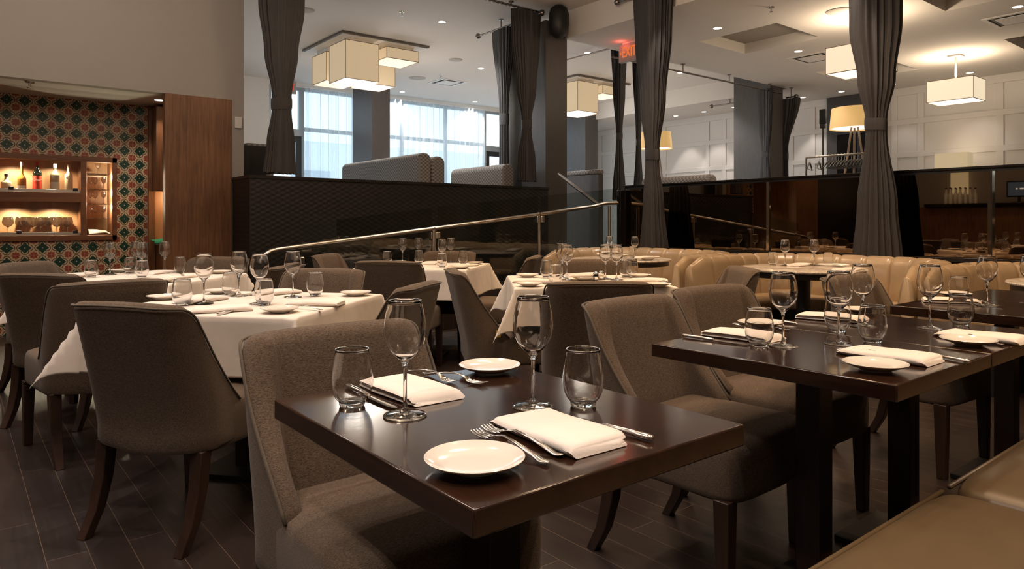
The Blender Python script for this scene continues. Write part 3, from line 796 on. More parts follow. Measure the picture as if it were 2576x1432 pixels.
o['kind'] = 'structure'
# tiled wall with the cabinet opening
PT = 0.1475
tx0 = onY(62.5, YT); tz0 = zY(62.5, 290.8, YT)
M['tile'] = tile_mat(tx0, tz0, PT)
CX1 = onY(293, YT); CX0 = TXL + .33
CZ0, CZ1 = zY(150, 606, YT), zY(150, 391, YT)
TX1 = onY(371, YT)
struct(MB().box(TXL, CX0, YT, YT + .1, 0, ZS).box(CX1, TX1, YT, YT + .1, 0, ZS).box(CX0, CX1, YT, YT + .1, 0, CZ0).box(CX0, CX1, YT, YT + .1, CZ1, ZS), 'wall_tiled', 'tile', fix=False)
struct(MB().box(CX0 - .1, CX1 + .3, YT + .40, YT + .5, 0, ZS), 'wall_niche_back', 'grey_wall')
# wood lining at the right end of the niche, with hanging cupboard and ledge
nx1 = onY(388, YT)
o = MB().box(TX1, nx1, YT - .06, YT + .1, 0, ZS).build('trim_niche', 'walnut'); o['kind'] = 'structure'
struct(MB().box(nx1, XE - .12, YT + .02, YT + .12, 0, ZS), 'wall_niche_end', 'walnut_back')
o = thing('hanging_cupboard', 'narrow walnut wall cupboard between tiled wall and tall walnut panel', 'cupboard', (0, 0, 0))
zc = zY(405, 482, YT - .15); xc0 = onY(393, YT - .28)
MB().box(xc0, xc0 + .42, YT - .28, YT + .02, zc, ZS - .03).build('carcass', 'walnut', o, bevel=.003)
MB().box(xc0 + .006, xc0 + .414, YT - .297, YT - .28, zc + .006, ZS - .036).build('door', 'walnut', o, bevel=.003)
zl = zY(400, 609, YT - .2)
o = MB().box(nx1 + .005, nx1 + .40, YT - .3, YT + .018, zl - .04, zl).build('ledge_shelf', 'white_trim', bevel=.003)
tag(o, 'short pale service ledge beside the tall walnut panel', 'shelf')
o = MB().box(nx1 + .005, nx1 + .40, YT - .28, YT + .018, 0.0, zl - .045).build('service_cabinet', 'walnut', bevel=.003)
tag(o, 'low walnut service cabinet under the pale ledge', 'cabinet')
def rag(u, v):
    x = (u - .5) * .16; y = (v - .5) * .26
    dz = 0.018 + .008 * sin(30*x) + .006 * sin(25*y + 9*x)
    if y < -.10: dz -= (-.10 - y) * 1.2 
    return (x, y, dz)
o = MB().grid(rag, 16, 20).build('green_cloth', 'green_cloth', smooth=180, loc=(onY(396, YT - .22) + .03, YT - .215, zl + .009))
sm = o.modifiers.new('thick', 'SOLIDIFY'); sm.thickness = .006
tag(o, 'crumpled green cloth lying on the pale service ledge', 'cloth')

# display cabinet set in the tiles
cab = thing('display_cabinet', 'lit walnut display cabinet set into the tiled wall', 'cabinet', (0, 0, 0))
yb0, yb1 = YT - .03, YT + .385
xs = onY(217, YT); xs0 = onY(202, YT)      # middle stile
zm0, zm1 = zY(100, 508, YT), zY(100, 484, YT)
fw = CX1 - onY(281, YT)
MB().box(CX0, CX1, yb0, YT + .06, CZ1 - .055, CZ1).box(CX0, CX1, yb0, YT + .06, CZ0, CZ0 + .055).box(CX1 - fw, CX1, yb0, YT + .06, CZ0, CZ1).box(CX0, CX0 + .06, yb0, YT + .06, CZ0, CZ1).box(xs0, xs, yb0, YT + .06, CZ0 + .05, CZ1 - .05).box(CX0 + .05, xs0, yb0, YT + .06, zm0, zm1).build('face_frame', 'walnut_lit', cab, bevel=.003)
MB().box(CX0 + .01, CX1 - .01, yb1 - .015, yb1, CZ0 + .01, CZ1 - .01).build('back_panel', 'walnut_back', cab)
MB().box(CX0 + .01, CX0 + .03, YT + .06, yb1, CZ0, CZ1).box(CX1 - .03, CX1 - .01, YT + .06, yb1, CZ0, CZ1).box(CX0, CX1, YT + .06, yb1, CZ0, CZ0 + .05).box(CX0, CX1, YT + .06, yb1, CZ1 - .03, CZ1).box(xs0 + .02, xs - .02, YT + .06, yb1, CZ0, CZ1).box(CX0, xs0 + .02, YT + .06, yb1, zm0 + .02, zm1).build('carcass', 'walnut_lit', cab, fix=False)
MB().box(CX0 + .06, xs0, YT + .030, YT + .034, CZ0 + .09, zm0 - .005).build('sliding_pane', 'pane_glass', cab)
MB().box(CX0 + .06, xs0, YT + .030, YT + .034, zm1 + .035, CZ1 - .06).build('sliding_pane', 'pane_glass', cab)
for z in (CZ0 + .055, zm1):
    MB().box(CX0 + .06, xs0, YT + .012, YT + .05, z, z + .035).build('track', 'rail_steel', cab, bevel=.002)
for px, z in ((58 if False else 28, zm1), (190, zm1), (48, CZ0 + .055), (190, CZ0 + .055)):
    x = onY(px, YT); MB().box(x - .022, x + .022, YT + .0, YT + .03, z + .02, z + .052).build('lock', 'black', cab, bevel=.004)
sz = [zY(248, y, YT + .15) for y in (439, 478, 514, 551)]
for z in sz: MB().box(xs + .003, CX1 - fw - .003, YT + .065, yb1 - .02, z - .004, z + .004).build('glass_shelf', 'guard_glass', cab)
# bottles
def bottle(px, zbase, h, r, body, cap, lab, label=None, neck=0.3, shoulder=0.62, text=None, cat='bottle'):
    y = YT + .21; x = onY(px, y)
    b = thing('spirit_bottle', lab, cat, (x, y, zbase), 0, 'bottles in the upper display compartment')
    pr = [(0.0, 0.0), (r*.95, 0.0), (r, .006), (r, h*shoulder), (r*.92, h*(shoulder+.05)), (r*.5, h*(shoulder+.13)), (r*.33, h*(shoulder+.19)), (r*.31, h*.9), (0.0, h*.9)]
    MB().lathe(pr, 28, cap=False).build('body', body, b, smooth=50)
    MB().lathe([(0.0, h*.86), (r*.36, h*.86), (r*.38, h*.99), (r*.33, h), (0.0, h)], 20, cap=False).build('cap', cap, b, smooth=50)
    if label:
        z0, z1, lm = label; rr = r + .0012
        def lb(u, v):
            a = -pi/2 + (u - .5) * 2.5 - 0.25; return (rr*cos(a), rr*sin(a), h*(z0 + (z1 - z0)*v))
        lo = MB().grid(lb, 16, 2).build('label', lm, b, smooth=180)
    if text:
        cu = bpy.data.curves.new('lettering', 'FONT'); cu.body = text; cu.size = h*.105; cu.align_x = 'CENTER'; cu.align_y = 'CENTER'; cu.extrude = .0004; cu.shear = .3
        t = bpy.data.objects.new('lettering', cu); COL.objects.link(t); cu.materials.append(M['white_ink'])
        t = to_mesh(t); t.parent = b; a = -0.28; t.location = ((r + .004)*sin(a), -(r + .004)*cos(a), h*.415); t.rotation_euler = (pi/2, 0.12, a)
    return b
bz = zm1 + .002
bottle(16, bz, .185, .048, 'bottle_pale', 'ink', 'squat clear bottle with dark stopper, first on the upper cabinet shelf', shoulder=.5)
bottle(55, bz, .315, .038, 'bottle_amber', 'label_white', 'amber spirit bottle with long white neck wrap in the display cabinet', (.03, .22, 'label_white'), shoulder=.42)
bottle(94, bz, .325, .041, 'bottle_green', 'cap_red', 'dark bottle with red cap and red label in the display cabinet', (.02, .54, 'label_red'), shoulder=.6, text='Cynar')
bottle(138, bz, .305, .042, 'bottle_pale', 'label_white', 'clear bottle with large square white label in the display cabinet', (.02, .38, 'label_white'), shoulder=.6)
b = bottle(173, bz, .305, .037, 'bottle_pale', 'bottle_pale', 'clear bottle with small white flower emblem, last on the upper cabinet shelf', shoulder=.6)
for k in range(4):
    a = k*pi/2; e = MB(); e.lathe([(0.004, 0), (.009, 0), (.009, .002), (.004, .002)], 16)
    eo = e.build('emblem', 'label_white', b, loc=(-.012 + .0085*cos(a), -.039, .165 + .0085*sin(a))); eo.rotation_euler = (pi/2, 0, -.3)
# glasses in the cabinet
BG = build_wine_glass('balloon_glass', 0.86, 1.45)
for k, (px, yy, lab) in enumerate(((20, .10, 'at the left edge of the row'), (52, .24, 'standing behind the first balloon glass'), (66, .12, 'before the sliding pane joint'), (82, .24, 'set to the rear near the middle'), (102, .12, 'in the middle of the row'), (120, .25, 'just right of the middle'), (143, .14, 'third from the right end'), (160, .24, 'second from the right end'), (181 - 11, .13, 'last before the middle stile'))):
    y = YT + .06 + yy; place(BG, (onY(px, y), y, CZ0 + .052), 0, 'balloon wine glass on the lower cabinet shelf, ' + lab, 'balloon glasses on the lower shelf')
SG = build_wine_glass('small_stemmed_glass', 0.60, 1.0)
for r, z in enumerate(sz[1:]):
    for k in range(3):
        y = YT + (.14 if k != 1 else .26); x = xs + .055 + k * ((CX1 - fw - xs - .11) / 2)
        place(SG, (x, y, z + .005), 0, 'small stemmed glass on the %s glass shelf of the narrow compartment, %s' % (('upper', 'middle', 'lower')[r], ('left one', 'rear middle one', 'right one')[k]), 'stemmed glasses on glass shelves')
place(SG, (xs + .135, YT + .2, sz[0] + .005), 0, 'lone small stemmed glass standing on the topmost glass shelf', 'stemmed glasses on glass shelves')
def towel(u, v):
    x = (u - .5)*.20; y = (v - .5)*.16
    return (x, y, .012 + .028*(1 - (2*v-1)**2) + .01*sin(18*x + 6*v) - .02*smoothstep(.75, 1, u))
o = MB().grid(towel, 20, 14).build('folded_towel', 'napkin', smooth=180, loc=(xs + .14, YT + .19, CZ0 + .066))
sm = o.modifiers.new('thick', 'SOLIDIFY'); sm.thickness = .012
tag(o, 'white towel lying folded at the bottom of the narrow glass compartment', 'towel')

# booth partition wall
XB0, XB1 = onY(628, YB), onY(1379, YB)
struct(MB().box(XB0, XB1, YB, YB + .12, 0, ZB - .03).box(XB0, XB0 + .12, YB + .12, YW, 0, ZB - .03), 'wall_booth', 'booth_wall', fix=False)
struct(MB().box(XB0 - .01, XB1 + .01, YB - .012, YB + .14, ZB - .03, ZB).box(XB0 - .01, XB0 + .14, YB + .14, YW, ZB - .03, ZB), 'trim_booth_cap', 'booth_dark', fix=False)
struct(MB().box(XB0 - .006, XB1, YB - .008, YB, 0, .1), 'baseboard_booth', 'booth_dark')
# columns: wallpapered shafts
def column(x0, x1, y0, y1, nm='column'):
    return struct(MB().box(x0, x1, y0, y1, 0.0, ZH if y0 > 7.01 else ZL + .2), nm, 'col_grey', bevel=.004)
column(6.19, 6.58, YB + .001, 7.80); column(11.68, 12.12, YB + .02, 7.78); column(6.21, 6.60, 12.0, 12.8); column(11.88, 12.30, 12.0, 12.8)
# mirror wall
YM1 = YR + .0
struct(MB().box(XM, XM + .16, -2.5, YM1, 0, ZB - .02), 'wall_mirror', 'booth_dark')
struct(MB().box(XM - .03, XM + .18, -2.5, YM1 + .005, ZB - .02, ZB), 'trim_mirror_cap', 'black_gloss', bevel=.003)
struct(MB().box(XM - .06, XM, -2.5, YM1, .78, .82), 'trim_mirror_ledge', 'booth_dark', bevel=.003)
ys = [6.04, onX(1935, XM), onX(2495, XM), -0.05, -2.15]
for k in range(4):
    o = thing('mirror_panel', ('smoked mirror panel nearest the ramp, above the tan banquettes', 'smoked mirror panel between the hanging curtains above the banquettes', 'smoked mirror panel at the right edge above the banquettes', 'smoked mirror panel beyond the right edge of the view')[k], 'mirror', (0, 0, 0), 0, 'smoked mirror panels')
    a, b = ys[k+1] + .004, ys[k] - .004
    MB().box(XM - .012, XM - .001, a + .022, b - .022, .825, ZB - .045).build('glass', 'mirror', o)
    mb = MB()
    for y0, y1, s in ((a, a + .022, 1), (b - .022, b, -1)):
        xa, xb2 = (XM - .003, XM - .012) if s > 0 else (XM - .012, XM - .003)
        mb.add([(xa, y0, .825), (xb2, y1, .825), (xb2, y1, ZB - .045), (xa, y0, ZB - .045), (XM - .001, y0, .825), (XM - .001, y1, .825), (XM - .001, y1, ZB - .045), (XM - .001, y0, ZB - .045)],
               [(0, 1, 2, 3), (7, 6, 5, 4), (0, 4, 5, 1), (3, 2, 6, 7), (0, 3, 7, 4), (1, 5, 6, 2)])
    mb.build('bevelled_edge', 'bevel_mirror', o, fix=True)
# window wall
WX0, WX1 = onY(677, YF), 12.3
mb = MB().box(XE - .12, WX0, YF, YF + .15, 0, ZH).box(WX1, XR + .1, YF, YF + .15, 0, ZH).box(WX0, WX1, YF, YF + .15, 3.90, ZH).box(WX0, WX1, YF, YF + .15, 0, ZF + .04)
struct(mb, 'wall_window', 'white_wall', fix=False)
zt = zY(1000, 345, YF)
dxa, dxb = onY(760, YF), onY(1225, YF)
def glazing(n, x0, x1, z0, mull, rows=True):
    o = thing('window_%d' % n, None, None); o['kind'] = 'structure'
    mb = MB().box(x0, x1, YF + .03, YF + .11, z0, z0 + .06).box(x0, x1, YF + .03, YF + .11, 3.84, 3.90)
    for x in mull: mb.box(x - .03, x + .03, YF + .03, YF + .11, z0 + .06, 3.84)
    if rows: mb.box(x0, x1, YF + .035, YF + .105, zt - .04, zt + .04)
    mb.build('window_frame', 'alu', o, fix=False)
    MB().box(x0, x1, YF + .06, YF + .066, z0 + .05, 3.85).build('pane', 'pane_glass', o)
glazing(1, dxa, dxb, ZF + .04, [dxa + .03] + [dxa + (dxb - dxa)*k/4 for k in (1, 2, 3)] + [dxb - .03])
zd = zY(748, 342, YF)
glazing(2, WX0, dxa, zd + .08, [WX0 + .03, dxa - .03], False)
de = onY(1300, YF); glazing(3, dxb, de, zd + .08, [de - .03], False); glazing(4, de, WX1, ZF + .04, [de + .9, WX1 - .03])
for n, (a, b) in enumerate(((WX0, dxa), (dxb, de))):
    o = thing('door_%d' % (n + 1), None, None); o['kind'] = 'structure'
    MB().box(a, a + .1, YF + .03, YF + .09, ZF + .04, zd).box(b - .12, b, YF + .03, YF + .09, ZF + .04, zd).box(a + .1, b - .12, YF + .03, YF + .09, zd - .12, zd).box(a + .1, b - .12, YF + .03, YF + .09, ZF + .04, ZF + .3).build('door_frame', 'dark_frame', o, fix=False)
    MB().box(a + .1, b - .12, YF + .055, YF + .062, ZF + .3, zd - .12).build('door_glass', 'pane_glass', o)
    MB().box(a, b, YF + .02, YF + .11, zd, zd + .08).build('transom_bar', 'alu', o)
    MB().box(b - .5, b - .2, YF - .03, YF + .03, zd - .06, zd - .01).build('door_closer', 'rail_steel', o)
# outside
struct(MB().box(-20, 40, YF + .3, 60, -.3, -.05), 'exterior_street', 'facade')
mb = MB().box(-20, 40, 32, 34, -.05, 5.0); struct(mb, 'exterior_building', 'facade')
mb = MB()
for k in range(14):
    x = -10 + k*3.2; mb.box(x, x + 1.9, 31.9, 32.0, 1.0, 3.6)
eo = bpy.data.objects['exterior_building']; mb.build('exterior_window', 'facade_dark', eo)
# sheers
def sheer(n, x0, x1, lab):
    y = YF - .22; nf = int((x1 - x0) / .15)
    rnd = random.Random(n); ph = [rnd.uniform(0, 6) for _ in range(6)]
    def f(u, v):
        x = x0 + (x1 - x0)*u; z = ZF + .03 + (3.86 - ZF - .03)*v
        return (x + .012*sin(37*x + ph[4])*(1 - v), y + .055*sin(2*pi*nf*u + 1.6*sin(9*u + ph[0]) + .9*sin(23*u + ph[1])) * (.75 + .25*sin(5*x + ph[2])) + .012*sin(60*x + 2*v + ph[3]), z)
    o = MB().grid(f, nf*14, 8).build('sheer_curtain', 'sheer', smooth=180)
    tag(o, lab, 'curtain', 'sheer window curtains')
    r = MB().tube([(x0 - .03, y, 3.88), (x1 + .03, y, 3.88)], .012, 8).build('curtain_track', 'white_trim', o)
sheer(1, onY(768, YF - .22), onY(890, YF - .22), 'white sheer curtain at the window left of the grey column')
sheer(2, onY(935, YF - .22), onY(1221, YF - .22), 'wide white sheer curtain at the window right of the grey column')

# ------------------------------------------------------------------ ramp railing
def rail_pts(pp): return [(onY(px, YR), YR, zY(px, py, YR)) for px, py in pp]
rail = thing('ramp_railing', 'brushed steel handrail on posts with glass panels climbing along the dark booth wall', 'railing')
pts = rail_pts([(657, 668), (660, 654), (668, 641), (682, 632), (700, 628), (745, 622), (1085, 576.5), (1346, 541), (1495, 519), (1520, 512.5), (1553, 511)])
MB().tube(pts, .0215, 14).build('handrail', 'rail_steel', rail, smooth=60)
tops = [(745, 634), (1091, 572), (1356, 534), (1533, 519)]
for px, py in tops:
    x = onY(px, YR); z = zY(px, py, YR)
    p = MB().tube([(x, YR, 0.012), (x, YR, z)], .021, 14).lathe([(.05, 0), (.05, .012), (.022, .016)], 20, c=(x, YR, 0)).build('post', 'rail_steel', rail, smooth=50)
    for s in (-1, 1):
        if px == 745 and s < 0: continue
        if px == 1533: continue
        MB().box(x + s*.03 - .012*1, x + s*.03 + .042*s if s > 0 else x - .03, YR - .024, YR + .024, z - .12, z - .045).build('clamp', 'rail_steel', p, bevel=.012, seg=3)
gt = [(759, 565), (1086, 523)], [(1102, 521), (1352, 495)], [(1362, 494), (1554, 474)]
for (a, b), (p0, p1) in zip(gt, ((752, 1084), (1099, 1350), (1362, 1527))):
    xa, xb2 = onY(a[0], YR), onY(b[0], YR); za, zb2 = zY(*a, YR), zY(*b, YR)
    drop = .82
    v = []
    for y in (YR - .005, YR + .005): v += [(xa, y, za - drop), (xb2, y, zb2 - drop), (xb2, y, zb2), (xa, y, za)]
    MB().add(v, [(0, 1, 2, 3), (7, 6, 5, 4), (0, 4, 5, 1), (1, 5, 6, 2), (2, 6, 7, 3), (3, 7, 4, 0)]).build('glass_panel', 'guard_glass', rail)
XQ = onY(1510, YR)
MB().tube([(XQ, YR + .04, zX(1512, 514, XQ)), (XQ, onX(1428, XQ), zX(1428, 456, XQ)), (XQ, onX(1405, XQ), zX(1405, 438, XQ))], .02, 12).build('stair_handrail', 'rail_steel', rail, smooth=60)
struct(MB().box(onY(1556, YR), XM + .16, YR - .03, YR + .03, 0, ZB - .06), 'trim_wall_end', 'black_gloss', bevel=.004)

# ------------------------------------------------------------------ raised dining room: booth backs
def booth_back(x0, x1, y0, y1, zt, lab, dark_end=False, zc=None):
    o = thing('booth_bench', lab, 'bench', (0, 0, 0), 0, 'lattice patterned booth backs')
    r = min(.09, (x1 - x0)*.45); n = 6
    sec = [(x0, ZF + .02)]
    for i in range(n + 1):
        a = pi - pi/2*i/n; sec.append((x0 + r + r*cos(a), zt - r + r*sin(a)))
    for i in range(n + 1):
        a = pi/2 - pi/2*i/n; sec.append((x1 - r + r*cos(a), zt - r + r*sin(a)))
    sec.append((x1, ZF + .02))
    m = len(sec); v = [(x, y, z) for y in (y0, y1) for x, z in sec]
    f = [tuple(range(m)), tuple(reversed(range(m, 2*m)))] + [(i, m + i, m + (i+1) % m, (i+1) % m) for i in range(m)]
    MB().add(v, f).build('back_cushion', 'booth_fabric', o, bevel=.03, seg=3)
    MB().box(x0, x1, y0 + .05, y1 - .05, ZF, ZF + .025).build('plinth', 'booth_dark', o)
    if dark_end: MB().box(x0 - .02, x1 - .09, y0 - .03, y0 - .002, ZF, zt - .03).build('end_panel', 'booth_dark', o, bevel=.01)
    return o
booth_back(4.50, 4.68, 7.45, 9.65, 1.99, 'grey lattice booth back rising above the dark wall, left of the pair behind the curtain')
booth_back(4.70, 4.90, 7.47, 9.65, 1.96, 'second lattice booth back touching the first, its narrow end facing the room')
booth_back(5.66, 5.86, 7.25, 8.50, 1.90, 'lattice booth back behind the curtain tied at the column')
booth_back(XE + .03, 2.80, 7.72, 9.2, 1.99, 'booth back with dark end panel against the bulkhead wall end', True)
booth_back(8.10, 8.32, 5.80, 7.0, 1.79, 'lattice booth back with rounded end above the mirror wall')
booth_back(8.60, 8.80, 4.95, 7.2, 1.70, 'low lattice booth back showing as a strip above the mirror')
o = thing('booth_screen', 'grey booth screen with lattice top edge behind the stair handrail', 'partition')
MB().box(7.36, 7.46, 7.16, 8.3, ZF, 1.83).build('panel', 'col_grey', o, bevel=.01)
MB().box(7.34, 7.48, 7.16, 8.3, 1.832, 1.90).build('top_roll', 'booth_fabric', o, bevel=.025, seg=3)

# ------------------------------------------------------------------ curtains tied in the middle
def curtain(cx, cy, ang, rows, lab, tie, k=9, depth=.34, seed=1):
    """rows: (z, half width, shift); tie: (z0, z1)"""
    rnd = random.Random(seed); ph = rnd.uniform(0, 6)
    o = thing('tied_curtain', lab, 'curtain', (cx, cy, 0), ang, 'charcoal tied curtains')
    rows = sorted(rows)
    def at(z):
        for (a, wa, sa), (b, wb, sb) in zip(rows, rows[1:]):
            if z <= b:
                t = (z - a) / (b - a); t = t*t*(3 - 2*t)
                return wa + (wb - wa)*t, sa + (sb - sa)*t
        return rows[-1][1], rows[-1][2]
    z0, z1 = rows[0][0], rows[-1][0]; N = k*22; NZ = 60
    def f(u, v):
        z = z0 + (z1 - z0)*v; w, s = at(z); a = 2*pi*u
        q = 1 + (.11 + .05*sin(3*a + ph))*sin(k*2*a + 1.9*sin(2*a + ph) + 1.1*sin(3*a + 2*ph) + .5*v) + .045*sin(k*3*a + ph + 2*v) + .02*sin(k*5*a - 3*v)
        sq = .8
        x = abs(cos(a))**sq * (1 if cos(a) > 0 else -1); y = abs(sin(a))**sq * (1 if sin(a) > 0 else -1)
        zz = z + (.008*sin(k*2*a) if v == 0 else 0)
        return (s + w*.92*x*q, w*depth*y*q, zz)
    mb = MB(); mb.grid(f, N, NZ, cu=True)
    mb.f.append(tuple(i*NZ + NZ - 1 for i in range(N))); mb.f.append(tuple(reversed([i*NZ for i in range(N)])))
    mb.build('drape', 'curtain', o, smooth=70)
    def g(u, v):
        z = tie[0] + (tie[1] - tie[0])*v; w, s = at((tie[0] + tie[1])/2); a = 2*pi*u
        e = 1.05 + .03*sin(v*pi)
        x = abs(cos(a))**.8 * (1 if cos(a) > 0 else -1); y = abs(sin(a))**.8 * (1 if sin(a) > 0 else -1)
        return (s + w*e*1.03*x, w*depth*e*1.12*y, z + .012*cos(a))
    t = MB(); t.grid(g, 40, 6, cu=True)
    t.build('tie_band', 'curtain', o, smooth=60)
    return o
ay = pi/2     # width along Y
def cz(px, py, X=None, Y=None): return zX(px, py, X) if X is not None else zY(px, py, Y)
X4 = 6.45
def wpx(w, d): return w / 2 / F * d * 1.0
d4 = DX(1645, X4); y4 = onX(1641, X4)
curtain(X4, y4, ay, [(cz(1650, 618, X4) - .10, wpx(84, d4), -.03), (cz(1650, 520, X4), wpx(62, d4), -.02), (cz(1650, 405, X4), wpx(41, d4), 0), (cz(1650, 385, X4), wpx(41, d4), 0), (cz(1650, 250, X4), wpx(74, d4), -.01), (cz(1650, 90, X4), wpx(104, d4), -.02), (3.83, wpx(114, d4), -.02)],
        'tall charcoal curtain tied back before the mirror wall, close to the ramp end', (cz(1640, 402, X4), cz(1640, 375, X4)), seed=4)
d5 = DX(2195, X4); y5 = onX(2203, X4)
curtain(X4, y5, ay, [(cz(2205, 637, X4) - .10, wpx(114, d5), 0), (cz(2205, 520, X4), wpx(92, d5), 0), (cz(2205, 335, X4), wpx(50, d5), 0), (cz(2205, 300, X4), wpx(50, d5), 0), (cz(2205, 200, X4), wpx(86, d5), .0), (cz(2205, 60, X4), wpx(120, d5), .01), (3.83, wpx(126, d5), .01)],
        'tall charcoal curtain tied back over the middle of the banquettes, right of the rest', (cz(2205, 327, X4), cz(2205, 297, X4)), seed=5)
Y1 = YB + .075; d1 = DY(705, Y1); x1 = onY(708, Y1)
curtain(x1, Y1 + .02, 0, [(cz(705, 436, Y=Y1), wpx(82, d1), -.01), (cz(705, 360, Y=Y1), wpx(70, d1), 0), (cz(705, 275, Y=Y1), wpx(49, d1), .01), (cz(705, 240, Y=Y1), wpx(49, d1), .01), (cz(705, 130, Y=Y1), wpx(84, d1), 0), (cz(705, 10, Y=Y1), wpx(114, d1), 0), (3.915, wpx(120, d1), 0)],
        'charcoal tied curtain over the booth wall left of the hanging lamp cluster', (cz(705, 274, Y=Y1), cz(705, 246, Y=Y1)), depth=.22, seed=1)
d2 = DY(1325, Y1); x2 = onY(1328, Y1)
curtain(x2, Y1 + .02, 0, [(cz(1328, 456, Y=Y1), wpx(60, d2), .0), (cz(1328, 400, Y=Y1), wpx(54, d2), 0), (cz(1328, 325, Y=Y1), wpx(30, d2), 0), (cz(1328, 303, Y=Y1), wpx(30, d2), 0), (cz(1328, 220, Y=Y1), wpx(60, d2), 0), (cz(1328, 100, Y=Y1), wpx(86, d2), -.01), (min(3.915, cz(1328, 15, Y=Y1)), wpx(92, d2), -.01)],
        'charcoal tied curtain hanging from a rod against the first grey column', (cz(1328, 324, Y=Y1), cz(1328, 301, Y=Y1)), depth=.25, seed=2)
# second curtain round the column's far side
XC = 6.08; dd = DX(1268, XC); yy = onX(1268, XC)
curtain(XC, yy, ay, [(ZF + .05, .12, 0), (2.5, .09, 0), (2.7, .09, 0), (3.845, .22, 0)], 'dark curtain half hidden behind the first grey column', (2.5, 2.66), depth=.35, seed=8)
Y3 = 7.55; d3_ = DY(1558, Y3); x3 = onY(1558, Y3)
curtain(x3, Y3, .3, [(cz(1556, 480, Y=Y3) - .15, wpx(56, d3_), 0), (cz(1556, 352, Y=Y3), wpx(27, d3_), 0), (cz(1556, 336, Y=Y3), wpx(27, d3_), 0), (cz(1556, 230, Y=Y3), wpx(52, d3_), 0), (cz(1556, 126, Y=Y3), wpx(66, d3_), 0), (3.88, wpx(70, d3_), 0)],
        'charcoal tied curtain beyond the exit sign', (cz(1556, 352, Y=Y3), cz(1556, 334, Y=Y3)), seed=3)
x3b = onY(1606, 7.9); d3b = DY(1606, 7.9)
curtain(x3b, 7.9, .3, [(cz(1606, 480, Y=7.9) - .2, wpx(46, d3b), 0), (cz(1606, 365, Y=7.9), wpx(22, d3b), 0), (cz(1606, 350, Y=7.9), wpx(22, d3b), 0), (cz(1600, 160, Y=7.9), wpx(50, d3b), 0), (3.88, wpx(52, d3b), 0)],
        'dark tied curtain partly covered by the tall curtain near the ramp', (cz(1606, 365, Y=7.9), cz(1606, 350, Y=7.9)), seed=6)
X6 = 11.52; d6 = DX(1925, X6); y6 = onX(1925, X6)
curtain(X6, y6, ay, [(cz(1925, 470, X6) - .3, wpx(40, d6), 0), (cz(1925, 396, X6), wpx(21, d6), 0), (cz(1925, 384, X6), wpx(21, d6), 0), (cz(1925, 320, X6), wpx(34, d6), 0), (cz(1925, 224, X6), wpx(42, d6), 0)],
        'small charcoal curtain tied before the second grey column', (cz(1925, 396, X6), cz(1925, 383, X6)), depth=.22, k=9, seed=7)
X7 = 12.2; y7 = onX(1985, X7) 
curtain(X7, y7, ay, [(ZF + .05, .12, .12), (2.3, .08, .10), (2.5, .08, .10), (3.43, .21, 0)], 'dark curtain flaring from behind the second grey column', (2.3, 2.45), depth=.3, k=9, seed=9)

# curtain rods
def rod(a, b, lab, hang=ZH, fin=(True, True), n=2, rings=None):
    o = thing('curtain_rod', lab, 'curtain rod', (0, 0, 0), 0, 'nickel curtain rods')
    a, b = Vector(a), Vector(b); MB().tube([a, b], .014, 10).build('rod', 'rod', o, smooth=60)
    for p, on in ((a, fin[0]), (b, fin[1])):
        if on: MB().lathe([(0, -.045), (.030, -.032), (.042, 0), (.030, .032), (0, .045)], 16, c=tuple(p), cap=False).build('finial', 'rod', o, smooth=180)
    for i in range(n):
        t = (i + .3) / (n - .4) if n > 1 else .5
        t = min(.97, max(.03, t)); p = a.lerp(b, t)
        MB().tube([(p.x, p.y, p.z), (p.x, p.y, hang)], .008, 8).lathe([(.035, 0), (.035, -.012), (.01, -.014)], 16, c=(p.x, p.y, hang)).build('ceiling_bracket', 'rod', o, smooth=60)
    if rings:
        for i in range(rings[2]):
            t = rings[0] + (rings[1] - rings[0])*i/(rings[2] - 1); p = a.lerp(b, t); d = (b - a).normalized()
            q = d.cross(Vector((0, 0, 1)))
            MB().tube([p + q*(.02*cos(2*pi*k/10)) + Vector((0, 0, .02*sin(2*pi*k/10) - .006)) for k in range(10)], .0028, 6, closed=True).build('ring', 'rod', o, smooth=180)
    return o
rod((1.6, Y1 + .02, 3.95), (onY(1366, Y1), Y1 + .02, 3.95), 'long nickel curtain rod above the booth wall', n=3, rings=(.78, .97, 14))
rod((6.08, onX(1203, 6.08), 3.88), (6.08, 7.28, 3.88), 'nickel curtain rod left of the first grey column', fin=(True, False), n=1)
rod((X4, onX(1553, X4), 3.86), (X4, -1.0, 3.86), 'long nickel curtain rod above the mirror wall', n=4, fin=(True, True))
rod((x3, 9.4, 3.93 - .02), (x3, 7.2, 3.93 - .02), 'nickel curtain rod running toward the exit sign', fin=(False, True), n=2)
rod((7.4, 6.93, 3.50), (11.9, 6.93, 3.50), 'nickel curtain rod under the low ceiling edge', hang=ZL, fin=(False, False), n=4)
rod((12.40, onX(1790, 12.40), 3.55), (12.40, 7.90, 3.55), 'short nickel rod with ball finial left of the second column', hang=ZL, fin=(True, False), n=1)
rod((12.2, onX(2003, 12.2), 3.46), (12.2, 7.0, 3.46), 'short nickel rod with ball finial right of the second column', hang=ZL, fin=(True, False), n=1)
